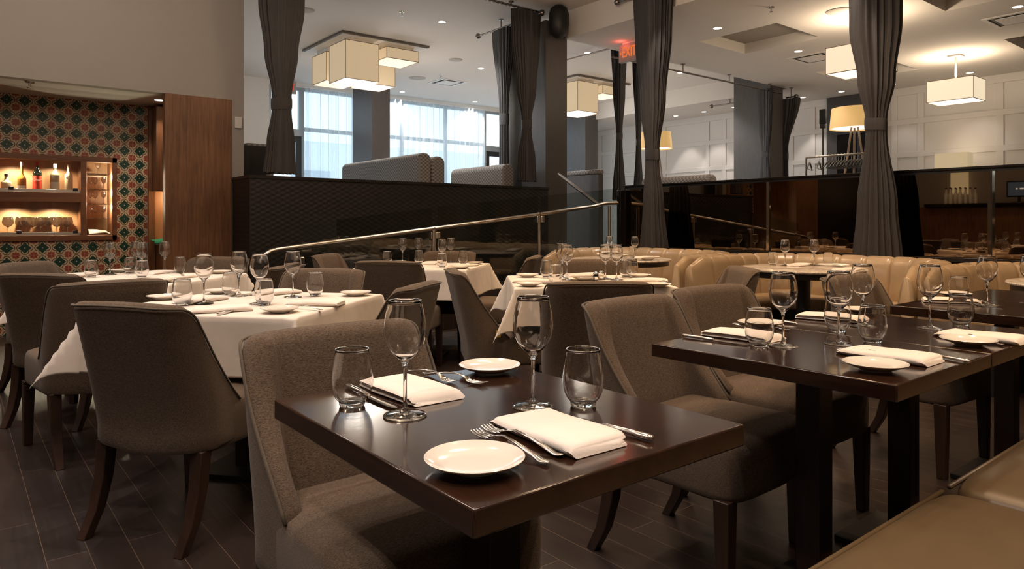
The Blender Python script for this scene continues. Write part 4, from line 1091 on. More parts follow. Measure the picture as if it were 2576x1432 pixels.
# ------------------------------------------------------------------ lamps
def fab_box(mb, x0, x1, y0, y1, z0, z1): return mb.box(x0, x1, y0, y1, z0, z1)
def cluster(xo, yo, lab):
    o = thing('ceiling_lamp_cluster', lab, 'ceiling lamp', (xo, yo, ZH), 0, 'linen lamp clusters')
    s = 1.53
    MB().box(0, s, 0, s, -.035, 0).build('ceiling_plate', 'rod', o, bevel=.002)
    MB().box(.02, s - .02, .02, s - .02, -.045, -.035).build('plate_face', 'white_trim', o)
    for (x, y, w, d, zt, h) in ((.10, .10, .56, .58, -.10, .585), (.80, .10, .58, .58, -.10, .17), (.12, .84, .54, .56, -.14, .46), (.80, .84, .56, .56, -.12, .44)):
        MB().box(x, x + w, y, y + d, zt - h, zt).build('lamp_shade', 'shade_cluster', o)
        e = .006; sh = bpy.data.objects[-1] if False else None
        mb = MB()
        for (xx, yy) in ((x, y), (x + w, y), (x + w, y + d), (x, y + d)): mb.cbox((xx, yy, zt - h/2), (.007, .007, h))
        for z in (zt, zt - h):
            mb.cbox((x + w/2, y, z), (w, .007, .009)).cbox((x + w/2, y + d, z), (w, .007, .009)).cbox((x, y + d/2, z), (.007, d, .009)).cbox((x + w, y + d/2, z), (.007, d, .009))
        mb.build('shade_trim', 'oak_leg', o, fix=False)
        MB().box(x + .012, x + w - .012, y + .012, y + d - .012, zt - h - .003, zt - h + .004).build('diffuser', 'shade_bottom', o)
        MB().box(x + .06, x + w - .06, y + .06, y + d - .06, zt + .001, -.045).build('fitting', 'white_trim', o)
    return o
px_, py_ = W(861, 81, 3.965)
cluster(px_, py_, 'cluster of four square linen lamps on the ceiling, left of the tall grey column')
px_, py_ = W(1453, 190, 3.965)
cluster(px_, py_, 'cluster of square linen lamps seen through the gap right of the tall grey column')
def pendant(x0, y0, lab):
    w, d, h, zb = .50, .62, .315, 2.93
    o = thing('pendant_lamp', lab, 'pendant lamp', (x0 + w/2, y0 + d/2, ZL), 0, 'rectangular pendant lamps')
    z1 = zb + h - ZL; z0 = zb - ZL
    mb = MB(); t = .006
    mb.box(-w/2, w/2, -d/2, -d/2 + t, z0, z1).box(-w/2, w/2, d/2 - t, d/2, z0, z1).box(-w/2, -w/2 + t, -d/2, d/2, z0, z1).box(w/2 - t, w/2, -d/2, d/2, z0, z1)
    mb.build('shade', 'shade_pend', o, fix=False)
    mb = MB()
    for sx in (-1, 1):
        for sy in (-1, 1): mb.cbox((sx*w/2, sy*d/2, (z0+z1)/2), (.006, .006, h))
        mb.cbox((sx*w/2, 0, z0), (.006, d, .008)).cbox((0, sx*d/2, z0), (w, .006, .008))
        mb.cbox((sx*w/2, 0, z1), (.006, d, .008)).cbox((0, sx*d/2, z1), (w, .006, .008))
    mb.build('shade_trim', 'oak_leg', o, fix=False)
    MB().box(-w/2 + .008, w/2 - .008, -d/2 + .008, d/2 - .008, z0 + .004, z0 + .012).build('diffuser', 'shade_pend_bottom', o)
    MB().tube([(0, 0, z1 - .03), (0, 0, -.02)], .014, 12).build('stem', 'white_trim', o, smooth=60)
    MB().box(-.09, .09, -.09, .09, -.03, 0).build('canopy', 'white_trim', o, bevel=.004)
    MB().box(-w/2, w/2, -.01, .01, z1 - .04, z1 - .03).build('spider_bar', 'white_trim', o)
    l = bpy.data.lights.new('pendant_bulb', 'POINT'); l.energy = 46; l.color = (1, .78, .54); l.shadow_soft_size = .07
    lo = bpy.data.objects.new('pendant_bulb', l); COL.objects.link(lo); lo.location = (x0 + w/2, y0 + d/2, zb + h + .06)
pendant(11.50, 3.70, 'rectangular pendant lamp hanging on a white stem at the right')
pendant(8.33, 3.64, 'rectangular pendant lamp partly hidden by the tall right curtain')
def floor_lamp(x, y, r, z0, z1, lab):
    o = thing('floor_lamp', lab, 'floor lamp', (x, y, ZF), 0, 'tripod floor lamps')
    MB().lathe([(r, z0 - ZF), (r*.92, z1 - ZF)], 48, cap=False).build('lamp_shade', 'shade_floor', o, smooth=180)
    MB().lathe([(0, z0 - ZF + .02), (r*.985, z0 - ZF + .02), (r*.985, z0 - ZF + .026), (0, z0 - ZF + .026)], 40, cap=False).build('diffuser', 'shade_pend_bottom', o, smooth=40)
    for k in range(3):
        a = 2*pi*k/3 + 2.6
        MB().tube([(.34*cos(a), .34*sin(a), .01), (.05*cos(a), .05*sin(a), z0 - ZF + .02)], [.02, .014], 10).build('leg', 'oak_leg', o, smooth=60)
    return o
xf = 10.5
floor_lamp(xf, onX(2150, xf), .345, zX(2138, 325, xf), zX(2138, 274, xf), 'tripod floor lamp with amber drum shade beside the coat rack')
floor_lamp(xf, onX(1651, xf), .30, zX(1651, 375, xf), zX(1651, 333, xf), 'tripod floor lamp behind the tall curtain near the ramp')
# table lamp on a console
xl = 13.25; yl = onX(2399, xl); zl0, zl1 = zX(2399, 423, xl), zX(2399, 386, xl)
o = MB().box(xl - .2, XR - .03, yl - .55, yl + .55, ZF, 1.62).build('console_cabinet', 'booth_dark', bevel=.004); tag(o, 'dark console cabinet under the lit table lamp, behind the mirror wall', 'cabinet')
o = thing('table_lamp', 'table lamp with lit rectangular shade above the mirror wall at right', 'table lamp', (xl, yl, 1.622))
MB().box(-.13, .13, -.25, .25, zl0 - 1.622, zl1 - 1.622).build('lamp_shade', 'shade_table', o, bevel=.003)
MB().lathe([(0, 0), (.09, 0), (.09, .02), (.03, .05), (.05, .2), (.02, zl0 - 1.622), (0, zl0 - 1.622)], 24, cap=False).build('lamp_base', 'rod', o, smooth=50)
l = bpy.data.lights.new('table_lamp_bulb', 'POINT'); l.energy = 5; l.color = (1, .78, .52); l.shadow_soft_size = .05
lo = bpy.data.objects.new('table_lamp_bulb', l); COL.objects.link(lo); lo.location = (xl + .1, yl, zl1 + .06)
# light stand, coat rack and hangers
xs_ = 9.5; ysx = onX(2070, xs_)
o = thing('light_stand', 'thin black stand carrying a small panel light behind the mirror wall', 'light stand', (xs_, ysx, ZF))
zp0, zp1 = zX(2070, 312, xs_) - ZF, zX(2070, 275, xs_) - ZF
MB().tube([(0, 0, .02), (0, 0, zp0 - .06)], [.014, .010], 10).build('pole', 'black', o, smooth=60)
for k in range(3):
    a = 2*pi*k/3; MB().tube([(.3*cos(a), .3*sin(a), .008), (.012*cos(a), .012*sin(a), .45)], .008, 8).build('leg', 'black', o, smooth=60)
MB().box(-.02, .02, -.045, .045, zp0, zp1).build('lamp_panel', 'black_gloss', o, bevel=.006)
MB().box(-.03, .03, -.03, .03, zp0 - .06, zp0).build('bracket', 'black', o, bevel=.006)
xk = 9.0; yk0 = onX(2028, xk); yk1 = onX(2206, xk); zk = zX(2028, 397, xk)
o = thing('coat_rack', 'metal rail coat rack full of empty hangers behind the mirror wall', 'coat rack', (xk, 0, ZF))
MB().tube([(0, yk0, zk - ZF), (0, yk1, zk - ZF)], .013, 10).build('hanging_rail', 'rail_steel', o, smooth=60)
for y in (yk0, yk1):
    MB().tube([(0, y, .03), (0, y, zk - ZF)], .012, 10).build('upright', 'rod', o, smooth=60)
    MB().box(-.22, .22, y - .015, y + .015, 0, .03).build('foot', 'rod', o, bevel=.005)
hg = None
for k in range(15):
    y = yk0 - .05 - (k*.13 if k < 2 else .22 + (k - 1)*.042)
    if hg is None:
        hg = thing('coat_hanger', 'tbd', 'hanger')
        MB().tube([(.02*cos(a) - .0, 0, -.0 + .018*sin(a)) for a in [pi*1.25 - pi*1.3*i/8 for i in range(9)]] + [(0.004, 0, -.05), (0, 0, -.07)], .0025, 6).build('hook', 'rail_steel', hg, smooth=60)
        MB().tube([(-.21, 0, -.165), (-.10, 0, -.105), (0, 0, -.07), (.10, 0, -.105), (.21, 0, -.165)], [.006, .011, .012, .011, .006], 8).tube([(-.20, 0, -.165), (.20, 0, -.165)], .004, 6).build('shoulder_bar', 'black', hg, smooth=60)
    place(hg, (xk, y, zk + .0), .35 if k in (0, 1) else .15, 'dark coat hanger on the metal rack, number counted from the rack post: ' + ('first', 'second', 'third', 'fourth', 'fifth', 'sixth', 'seventh', 'eighth', 'ninth', 'tenth', 'eleventh', 'twelfth', 'thirteenth', 'fourteenth', 'fifteenth')[k], 'coat hangers on the rack')

# ------------------------------------------------------------------ ceiling fixtures
def spot(x, y, z, e, ang=80, col=(1.0, .80, .64), r=.035, tgt=None, blend=.45):
    l = bpy.data.lights.new('downlight_beam', 'SPOT'); l.energy = e; l.color = col; l.spot_size = radians(ang); l.spot_blend = blend; l.shadow_soft_size = r
    lo = bpy.data.objects.new('downlight_beam', l); COL.objects.link(lo); lo.location = (x, y, z)
    if tgt: lo.rotation_euler = (Vector(tgt) - Vector((x, y, z))).to_track_quat('-Z', 'Y').to_euler()
    return lo
DL = None
def downlight(x, y, z, lab, e=60, **kw):
    global DL
    if DL is None:
        DL = thing('downlight', 'tbd', 'downlight')
        MB().lathe([(.052, .001), (.052, -.003), (.066, -.005), (.068, .001)], 28, cap=False).build('trim_ring', 'white_trim', DL, smooth=60)
        MB().lathe([(0, -.001), (.052, -.001), (.052, -.0025), (0, -.0025)], 28, cap=False).build('lens', 'down', DL)
    place(DL, (x, y, z), 0, lab, 'recessed ceiling downlights')
    if e: spot(x, y, z - .02, e, **kw)
E1 = 46
hi = [(1112, 55, 'nearest recessed downlight right of the hanging lamp cluster'), (1210, 172, 'recessed downlight left of the rod finial by the column'), (1012, 231, 'recessed downlight above the left end of the wide sheer curtain'),
      (1195, 256, 'recessed downlight near the right end of the wide sheer curtain'), (1138, 259, 'recessed downlight above the middle of the wide sheer curtain'), (1478, 133, 'recessed downlight above the second lamp cluster'), (1711, 183, 'recessed downlight just right of the tall curtain by the ramp')]
for px, py, lab in hi:
    p = W(px, py, ZH); downlight(p[0], p[1], ZH, lab, 190, ang=110, col=(1, .97, .95))
lo_ = [(1805, 71, 'bright recessed downlight left of the square ceiling recess'), (2008, 129, 'recessed downlight right of the square ceiling recess'), (2560, 17, 'recessed downlight near the top right corner of the view')]
for px, py, lab in lo_:
    p = W(px, py, ZL); downlight(p[0], p[1], ZL, lab, 90, ang=90)
ww = [(2020, 249, 'wall washer downlight above the coat rack'), (2117, 234, 'wall washer downlight above the tripod floor lamp'), (2245, 199, 'wall washer downlight at the right side of the tall right curtain'), (2440, 185, 'wall washer downlight above the hanging rectangular pendant'),
      (1700, 296, 'leftmost wall washer downlight of the row by the panelled wall'), (1771, 285, 'wall washer downlight left of the rod finial by the second column'), (1847, 273, 'wall washer downlight touching the edge of the second column')]
for px, py, lab in ww:
    y = onX(px, 13.30); downlight(13.30, y, ZL, lab, 40 if px < 2200 else 12, ang=62, col=(1, .92, .84), tgt=(13.74, y, 0.9))
p = W(402, 252, ZS); downlight(p[0], p[1], ZS, 'recessed downlight in the low soffit beside the walnut panel', 9, ang=110)
def disc(px, py, z, r, lab, name='ceiling_speaker', cat='speaker'):
    p = W(px, py, z); o = MB().lathe([(0, -.012), (r*.92, -.012), (r, -.006), (r, 0), (0, 0)], 36, cap=False).build(name, 'speaker_grey', smooth=40, loc=(p[0], p[1], z)); tag(o, lab, cat)
disc(2114, 28, ZL, .16, 'round ceiling speaker left of the tall right curtain'); disc(1050, 196, ZH, .17, 'round ceiling speaker beside the air vent'); disc(1146, 150, ZH, .12, 'small round ceiling disc above the air vent', 'smoke_detector', 'detector'); disc(769, 25, ZH, .12, 'round ceiling disc touching the left curtain', 'smoke_detector', 'detector')
def sprinkler(px, py, z, lab):
    p = W(px, py, z); o = thing('ceiling_sprinkler', lab, 'sprinkler', (p[0], p[1], z))
    MB().lathe([(0, 0), (.038, 0), (.036, -.008), (.012, -.010), (.010, -.04), (0, -.04)], 20, cap=False).build('body', 'brass', o, smooth=40)
    MB().lathe([(0, -.058), (.022, -.056), (.022, -.053), (0, -.053)], 16, cap=False).tube([(.012, 0, -.04), (.014, 0, -.055)], .002, 6).tube([(-.012, 0, -.04), (-.014, 0, -.055)], .002, 6).build('deflector', 'brass', o)
sprinkler(1011, 30, ZH, 'sprinkler head above the hanging lamp cluster'); sprinkler(1940, 18, ZL, 'sprinkler head above the square ceiling recess'); sprinkler(1108, 192, ZH, 'small sprinkler head just above the air vent'); sprinkler(75, 206, ZS, 'sprinkler head on the low soffit over the tiled wall')
def vent(px, py, z, lab, w=.60):
    p = W(px, py, z); o = thing('air_vent', lab, 'air vent', (p[0], p[1], z), 0, 'square ceiling air vents')
    a = w/2
    MB().box(-a, a, -a, -a + .05, -.012, 0).box(-a, a, a - .05, a, -.012, 0).box(-a, -a + .05, -a + .05, a - .05, -.012, 0).box(a - .05, a, -a + .05, a - .05, -.012, 0).build('frame', 'white_trim', o, fix=False)
    MB().box(-a + .05, a - .05, -a + .05, a - .05, -.004, 0).build('throat', 'black', o)
    MB().box(-a*.62, a*.62, -a*.62, a*.62, -.018, -.008).build('plaque', 'white_trim', o, bevel=.003)
vent(1126, 207, ZH, 'square ceiling air vent above the wide sheer curtain'); vent(2560, 46, ZL, 'square ceiling air vent at the right edge of the view'); vent(2050, 145, ZL, 'square ceiling air vent left of the hidden pendant lamp')
# wall speaker on the beam corner
o = thing('wall_speaker', 'black rounded loudspeaker hung at the top of the first grey column', 'speaker', (6.28, 6.84, 3.80))
MB().lathe([(0, -.23), (.06, -.225), (.115, -.17), (.135, -.06), (.135, .08), (.11, .16), (.05, .2), (0, .2)], 32, cap=False).build('cabinet', 'black', o, smooth=60)
MB().box(-.02, .02, 0, .14, .02, .06).tube([(0, 0, .19), (0, 0, .205)], .01, 8).build('bracket', 'rod', o)
# exit signs
xe, ye = W(1560, 112, ZL)
def exit_sign(x, y, z, rz, lab, s=1.0, mat='exit_red', arrow=True):
    o = thing('exit_sign', lab, 'exit sign', (x, y, z), rz)
    MB().box(0, .36*s, -.03, .03, -.27*s, -.02*s).build('housing', 'exit_face', o, bevel=.008)
    MB().box(.06*s, .30*s, -.025, .025, -.02*s, 0).build('canopy', 'white_trim', o)
    cu = bpy.data.curves.new('lettering', 'FONT'); cu.body = 'EXIT'; cu.size = .205*s; cu.align_x = 'LEFT'; cu.align_y = 'CENTER'; cu.extrude = .002; cu.offset = .0018
    cu.materials.append(M[mat]); t = bpy.data.objects.new('lettering', cu); COL.objects.link(t); t.parent = o
    t = to_mesh(t); t.parent = o
    t.location = (.065*s, -.033, -.145*s); t.rotation_euler = (pi/2, 0, 0); t.scale = (.62, 1, 1)
    if arrow:
        MB().add([(.05*s, -.034, -.115*s), (.028*s, -.034, -.145*s), (.05*s, -.034, -.175*s), (.05*s, -.0305, -.115*s), (.028*s, -.0305, -.145*s), (.05*s, -.0305, -.175*s)], [(0, 1, 2), (5, 4, 3), (0, 3, 4, 1), (1, 4, 5, 2), (2, 5, 3, 0)]).build('arrow', mat, o)
    return o
exit_sign(xe, ye, ZL, -pi/2 , 'red lettered exit sign under the low ceiling beside the tall curtain')
l = bpy.data.lights.new('exit_glow', 'POINT'); l.energy = .6; l.color = (1, .12, .08); l.shadow_soft_size = .05
lo2 = bpy.data.objects.new('exit_glow', l); COL.objects.link(lo2); lo2.location = (xe - .12, ye - .12, ZL - .06)
xe2, ye2 = W(742, 204, ZH)
exit_sign(xe2 - .34, ye2, ZH, 0, 'small red exit sign mostly hidden by the left curtain', 1.0, 'exit_red2', False)
o = MB().box(-.035, .035, -.02, 0, -.06, .06).build('wall_thermostat', 'white_trim', bevel=.006, loc=(onY(599, YW), YW - .001, zY(599, 309, YW))); tag(o, 'small white thermostat on the grey wall right of the walnut panel', 'thermostat')

# ------------------------------------------------------------------ back bar seen in the mirror
o = thing('back_bar', 'walnut bar counter with dark top, seen in the mirror', 'bar counter', (0, 0, 0))
MB().box(-4.45, -3.6, 3.2, 6.9, 0, 1.46).build('body', 'walnut', o)
MB().box(-4.5, -3.52, 3.1, 6.4, 1.462, 1.53).build('counter', 'black_gloss', o, bevel=.005)
MB().box(-4.52, -4.47, 5.85, 6.2, 1.56, 2.3).build('light_panel', 'bar_lit', o)
BB = None
rnd = random.Random(3)
for k in range(11):
    if BB is None:
        BB = thing('bar_bottle', 'tbd', 'bottle')
        MB().lathe([(0, 0), (.042, 0), (.042, .2), (.016, .26), (.016, .33), (0, .33)], 20, cap=False).build('body', 'milk_glass', BB, smooth=50)
        MB().lathe([(0, .33), (.018, .33), (.018, .36), (0, .36)], 16, cap=False).build('cap', 'ink', BB, smooth=50)
    place(BB, (-4.25 + .16*(k % 4), 5.63 + .047*k, 1.532), 0, 'frosted bottle on the back bar counter, mirrored above the banquettes', 'bottles on the back bar')
o = thing('till_screen', 'black till screen on the bar counter, seen in the mirror', 'till', (-4.0, 4.75, 1.532))
MB().box(-.1, .1, -.12, .12, 0, .02).tube([(0, 0, .02), (0, 0, .16)], .03, 10).build('stand', 'black', o)
MB().box(.0, .03, -.22, .22, .12, .46).build('monitor', 'black_gloss', o, bevel=.008)
MB().box(.0305, .033, -.19, .19, .15, .43).build('display', 'screen', o)
MB().box(.034, .035, -.09, -.02, .28, .31).box(.034, .035, .02, .05, .28, .31).build('display_text', 'screen_text', o)

# ------------------------------------------------------------------ dark wood tables, row along the bench
T = build_square_table(.61, .715)
Bx, By = W(1192, 1283, .75)
def tbl(x0, y0, lab): place(T, (x0 + .305, y0 + .3575, 0), 0, lab, 'square dark wood tables')
tbl(Bx, By, 'nearest square dark wood table, set for two')
F2 = W(2257, 970, .75)
tbl(F2[0], F2[1], 'dark wood table right of the nearest one, joined to another along its far edge')
tbl(F2[0] + .613, F2[1], 'dark wood table joined behind the second one')
L7 = W(2238, 768, .75)
tbl(L7[0], L7[1] - .715, 'dark wood table at the right edge before the third banquette')
tbl(L7[0] + .614, L7[1] - .715, 'dark wood table beyond the right edge of the row')

# bench in the right foreground
o = thing('banquette_bench', 'long tan leather bench in the lower right foreground', 'bench', (0, 0, 0))
def cushion(x0, x1, y0, y1, z0, z1):
    def f(u, v):
        a = 2*pi*u; e = .14
        cx = abs(cos(a))**e * (1 if cos(a) > 0 else -1); cy = abs(sin(a))**e * (1 if sin(a) > 0 else -1)
        pr = [(0, 0), (.97, 0), (1, .12), (1.0, .6), (.992, .84), (.965, .95), (.9, .985), (.6, 1.03), (.25, 1.05), (0, 1.05)]
        r, z = pr[int(round(v*9))]
        return ((x0+x1)/2 + (x1-x0)/2*cx*r, (y0+y1)/2 + (y1-y0)/2*cy*r, z0 + (z1-z0)*z)
    return MB().grid(f, 96, 10, cu=True)
for a, b in ((-1.5, .66), (.665, 1.935), (1.94, 3.3), (3.305, 4.7)):
    s_ = cushion(a, b, .12, .685, .33, .465).build('seat_cushion', 'leather_shaded', o, smooth=60)
    MB().tube([(a + .02, .684, .453), (b - .02, .684, .453)], .006, 8).build('piping', 'leather_shaded', s_, smooth=180)
MB().box(-1.5, 4.7, .12, .64, .09, .328).build('seat_base', 'leather_shaded', o)
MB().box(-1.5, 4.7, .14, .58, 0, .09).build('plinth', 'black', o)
MB().box(.9, 4.7, -.10, .115, .09, .86).build('backrest', 'leather_shaded', o, bevel=.03)

# ------------------------------------------------------------------ clothed tables
CT = build_square_table(.88, .88, h=.752, th=.03, name='dining_table', post=.09)
def clothed(cx, cy, rot, lab, clab, seed, s=.90):
    t = dup(CT, (cx, cy, 0), rot, lab, 'tables under white cloths') if CT.name in USED else place(CT, (cx, cy, 0), rot, lab, 'tables under white cloths')
    o = tablecloth(s, seed=seed, h=.7545).build('tablecloth', 'cloth', smooth=180, loc=(cx, cy, 0), rotz=rot)
    sm = o.modifiers.new('thick', 'SOLIDIFY'); sm.thickness = .0015; sm.offset = 1
    tag(o, clab, 'tablecloth', 'white square tablecloths')
A41 = radians(41)
c4_ = W(737, 803); c4b = (c4_[0] + .45*(cos(A41) - sin(A41)), c4_[1] + .45*(sin(A41) + cos(A41)))
clothed(c4b[0], c4b[1], A41, 'table under the large white cloth at left centre, behind the near left chair', 'white tablecloth at left centre, its near corner before the nearest chair', 11)
A45 = radians(44)
c5_ = W(420, 718); c5b = (c5_[0] + .45*(cos(A45) - sin(A45)), c5_[1] + .45*(sin(A45) + cos(A45)))
clothed(c5b[0], c5b[1], A45, 'table under the white cloth in front of the tiled wall', 'white tablecloth in front of the tiled wall', 12)
c3_ = W(1168, 681); A3 = radians(41.5); c3b = (c3_[0] + .45*(cos(A3) - sin(A3)), c3_[1] + .45*(sin(A3) + cos(A3)))
clothed(c3b[0], c3b[1], A3, 'table under the white cloth below the ramp railing', 'white tablecloth below the ramp railing, corners hanging in points', 13)
n6a, n6b = W(1297, 727), W(1703, 725); A6 = head(n6a, n6b); c6b = ((n6a[0]+n6b[0])/2 - .45*sin(A6), (n6a[1]+n6b[1])/2 + .45*cos(A6))
clothed(c6b[0], c6b[1], A6, 'table under the white cloth in the middle, before the first banquette', 'white tablecloth in the middle with a yellow tag on its hem', 14)
o = MB().box(-.012, .012, -.001, .001, -.02, .02).build('hem_tag', 'tag_yellow'); lx = LD(.0 - .075, 3.86); o.location = (lx[0], lx[1], .505); o.rotation_euler = (0, 0, A6); tag(o, 'tiny yellow tag on the hem of the middle tablecloth', 'tag')

# ------------------------------------------------------------------ chairs
chair(.735, 2.86, .842, .54, 'tweed chair nearest at left, its piped back toward us')
chair(.80, 1.43, .02, -1, 'tweed chair tucked into the nearest dark table, seat lit below the tabletop')
chair(1.95, 1.41, .05, -1, 'brown tweed chair at the second dark table, left of two similar backs')
chair(2.545, 1.50, -.03, -1, 'brown tweed chair right of the two at the joined dark tables')
chair(3.62, 1.42, -.03, -1, 'dark tweed chair at the right edge table, seen through the wine glasses')
pc = LD(1.45, 4.28); chair(pc[0] - .28, pc[1] + .22, -CS, CF, 'tweed chair in profile before the right marble table')
# around the big cloth at left
t4 = Vector((c4b[0], c4b[1])); d1v = Vector((cos(A41), sin(A41))); d2v = Vector((-sin(A41), cos(A41)))
q = t4 - d2v*.0 + d1v*.0
q = t4 - d2v*(.45 + .17) - d1v*(-.05); 
pB = W(1046, 715, .85); fB = Vector((-.62, .78)); chair(pB[0] + fB.x*.34 + .07, pB[1] + fB.y*.34 + .055, fB.x, fB.y, 'tweed chair between the left cloth table and the wine glass, back toward us')
q = t4 + d1v*(.45 + .17) + d2v*.07; chair(q.x, q.y, -d1v.x, -d1v.y, 'tweed chair on the far side of the left centre cloth table')
pC = W(276, 706, .85); pC = LD((286 - 1288)/F*3.3, 3.3); chair(pC[0] - .12*.33, pC[1] + .99*.33, -.12, .99, 'tweed chair behind the nearest left chair, its sloping top before the tiled wall table')
# tiled wall table
t5 = Vector((c5b[0], c5b[1])); e1 = Vector((cos(A45), sin(A45))); e2 = Vector((-sin(A45), cos(A45)))
pD = W(88, 698, .85); pD = LD((80 - 1288)/F*3.72, 3.72); chair(pD[0] + .72*.36, pD[1] + .69*.36, .72, .69, 'tweed chair at the left edge with both rear legs in view')
q = t5 + e2*(.45 + .20) + e1*.08; chair(q.x, q.y, -e2.x, -e2.y, 'pale topped tweed chair at the left edge under the tiles')
q = t5 + e1*(.45 + .14); chair(q.x, q.y, -e1.x, -e1.y, 'tweed chair before the walnut panel, facing us over the cloth')
q = t5 - e2*(.45 + .14); chair(q.x + .05, q.y - .05, e2.x, e2.y, 'tweed chair right of the tiled wall table, half behind wine glasses')
# ramp table
t3 = Vector((c3b[0], c3b[1])); g1 = Vector((cos(A3), sin(A3))); g2 = Vector((-sin(A3), cos(A3)))
q = t3 - g1*(.45 + .14); chair(q.x - .02, q.y - .02, g1.x, g1.y, 'dark backed tweed chair before the ramp table, square top toward us')
q = t3 + g2*(.45 + .12); chair(q.x, q.y, -g2.x, -g2.y, 'small tweed chair at the foot of the handrail')
q = t3 - g2*(.45 + .16); chair(q.x, q.y, g2.x, g2.y, 'tweed chair in profile facing left, right of the ramp table')
q = t3 + g1*(.45 + .06); chair(q.x, q.y, -g1.x, -g1.y, 'tweed chair behind the ramp table, against the railing posts')
# middle table
Rv = Vector((CS, -CF)); Fv = Vector((CF, CS)); t6 = Vector((c6b[0], c6b[1]))
pM = W(1150, 679, .85); fm = (Rv*.97 + Fv*.2).normalized(); chair(pM[0] + fm.x*.30 + Fv.x*.10, pM[1] + fm.y*.30 + Fv.y*.10, fm.x, fm.y, 'tweed chair in profile facing right, left of the middle cloth table')
pN = W(1512, 708, .85); chair(pN[0] + Fv.x*.36, pN[1] + Fv.y*.36, Fv.x, Fv.y, 'dark backed tweed chair before the middle cloth table')
pO = W(1497, 656, .85); chair(pO[0] - Fv.x*.08, pO[1] - Fv.y*.08, -Fv.x, -Fv.y, 'tweed chair behind the middle cloth table, top just visible')

# ------------------------------------------------------------------ round tables and channelled banquettes
def round_table(cx, cy, lab):
    o = thing('round_table', lab, 'table', (cx, cy, 0), 0, 'round marble tables')
    MB().lathe([(0, .728), (.495, .728), (.508, .733), (.511, .741), (.508, .748), (.495, .751), (0, .751)], 72, cap=False).build('marble_top', 'marble', o, smooth=40)
    MB().lathe([(0, .685), (.485, .685), (.485, .727), (0, .727)], 64, cap=False).build('edge_band', 'booth_dark', o, smooth=40)
    MB().lathe([(0, .02), (.055, .02), (.055, .684), (0, .684)], 24, cap=False).build('pedestal', 'black', o, smooth=40)
    MB().lathe([(0, 0), (.28, 0), (.28, .012), (.1, .022), (0, .022)], 40, cap=False).build('base', 'black', o, smooth=40)
r1 = W(1561, 650); r2 = W(2022, 673); r1 = (5.36, 4.90); r2 = (5.42, 2.96); r3 = (5.42, 1.03)
round_table(*r1, 'round marble table in the far banquette, left of the tall curtain')
round_table(*r2, 'round marble table in the middle banquette')
round_table(*r3, 'round marble table cut by the right edge of the view')
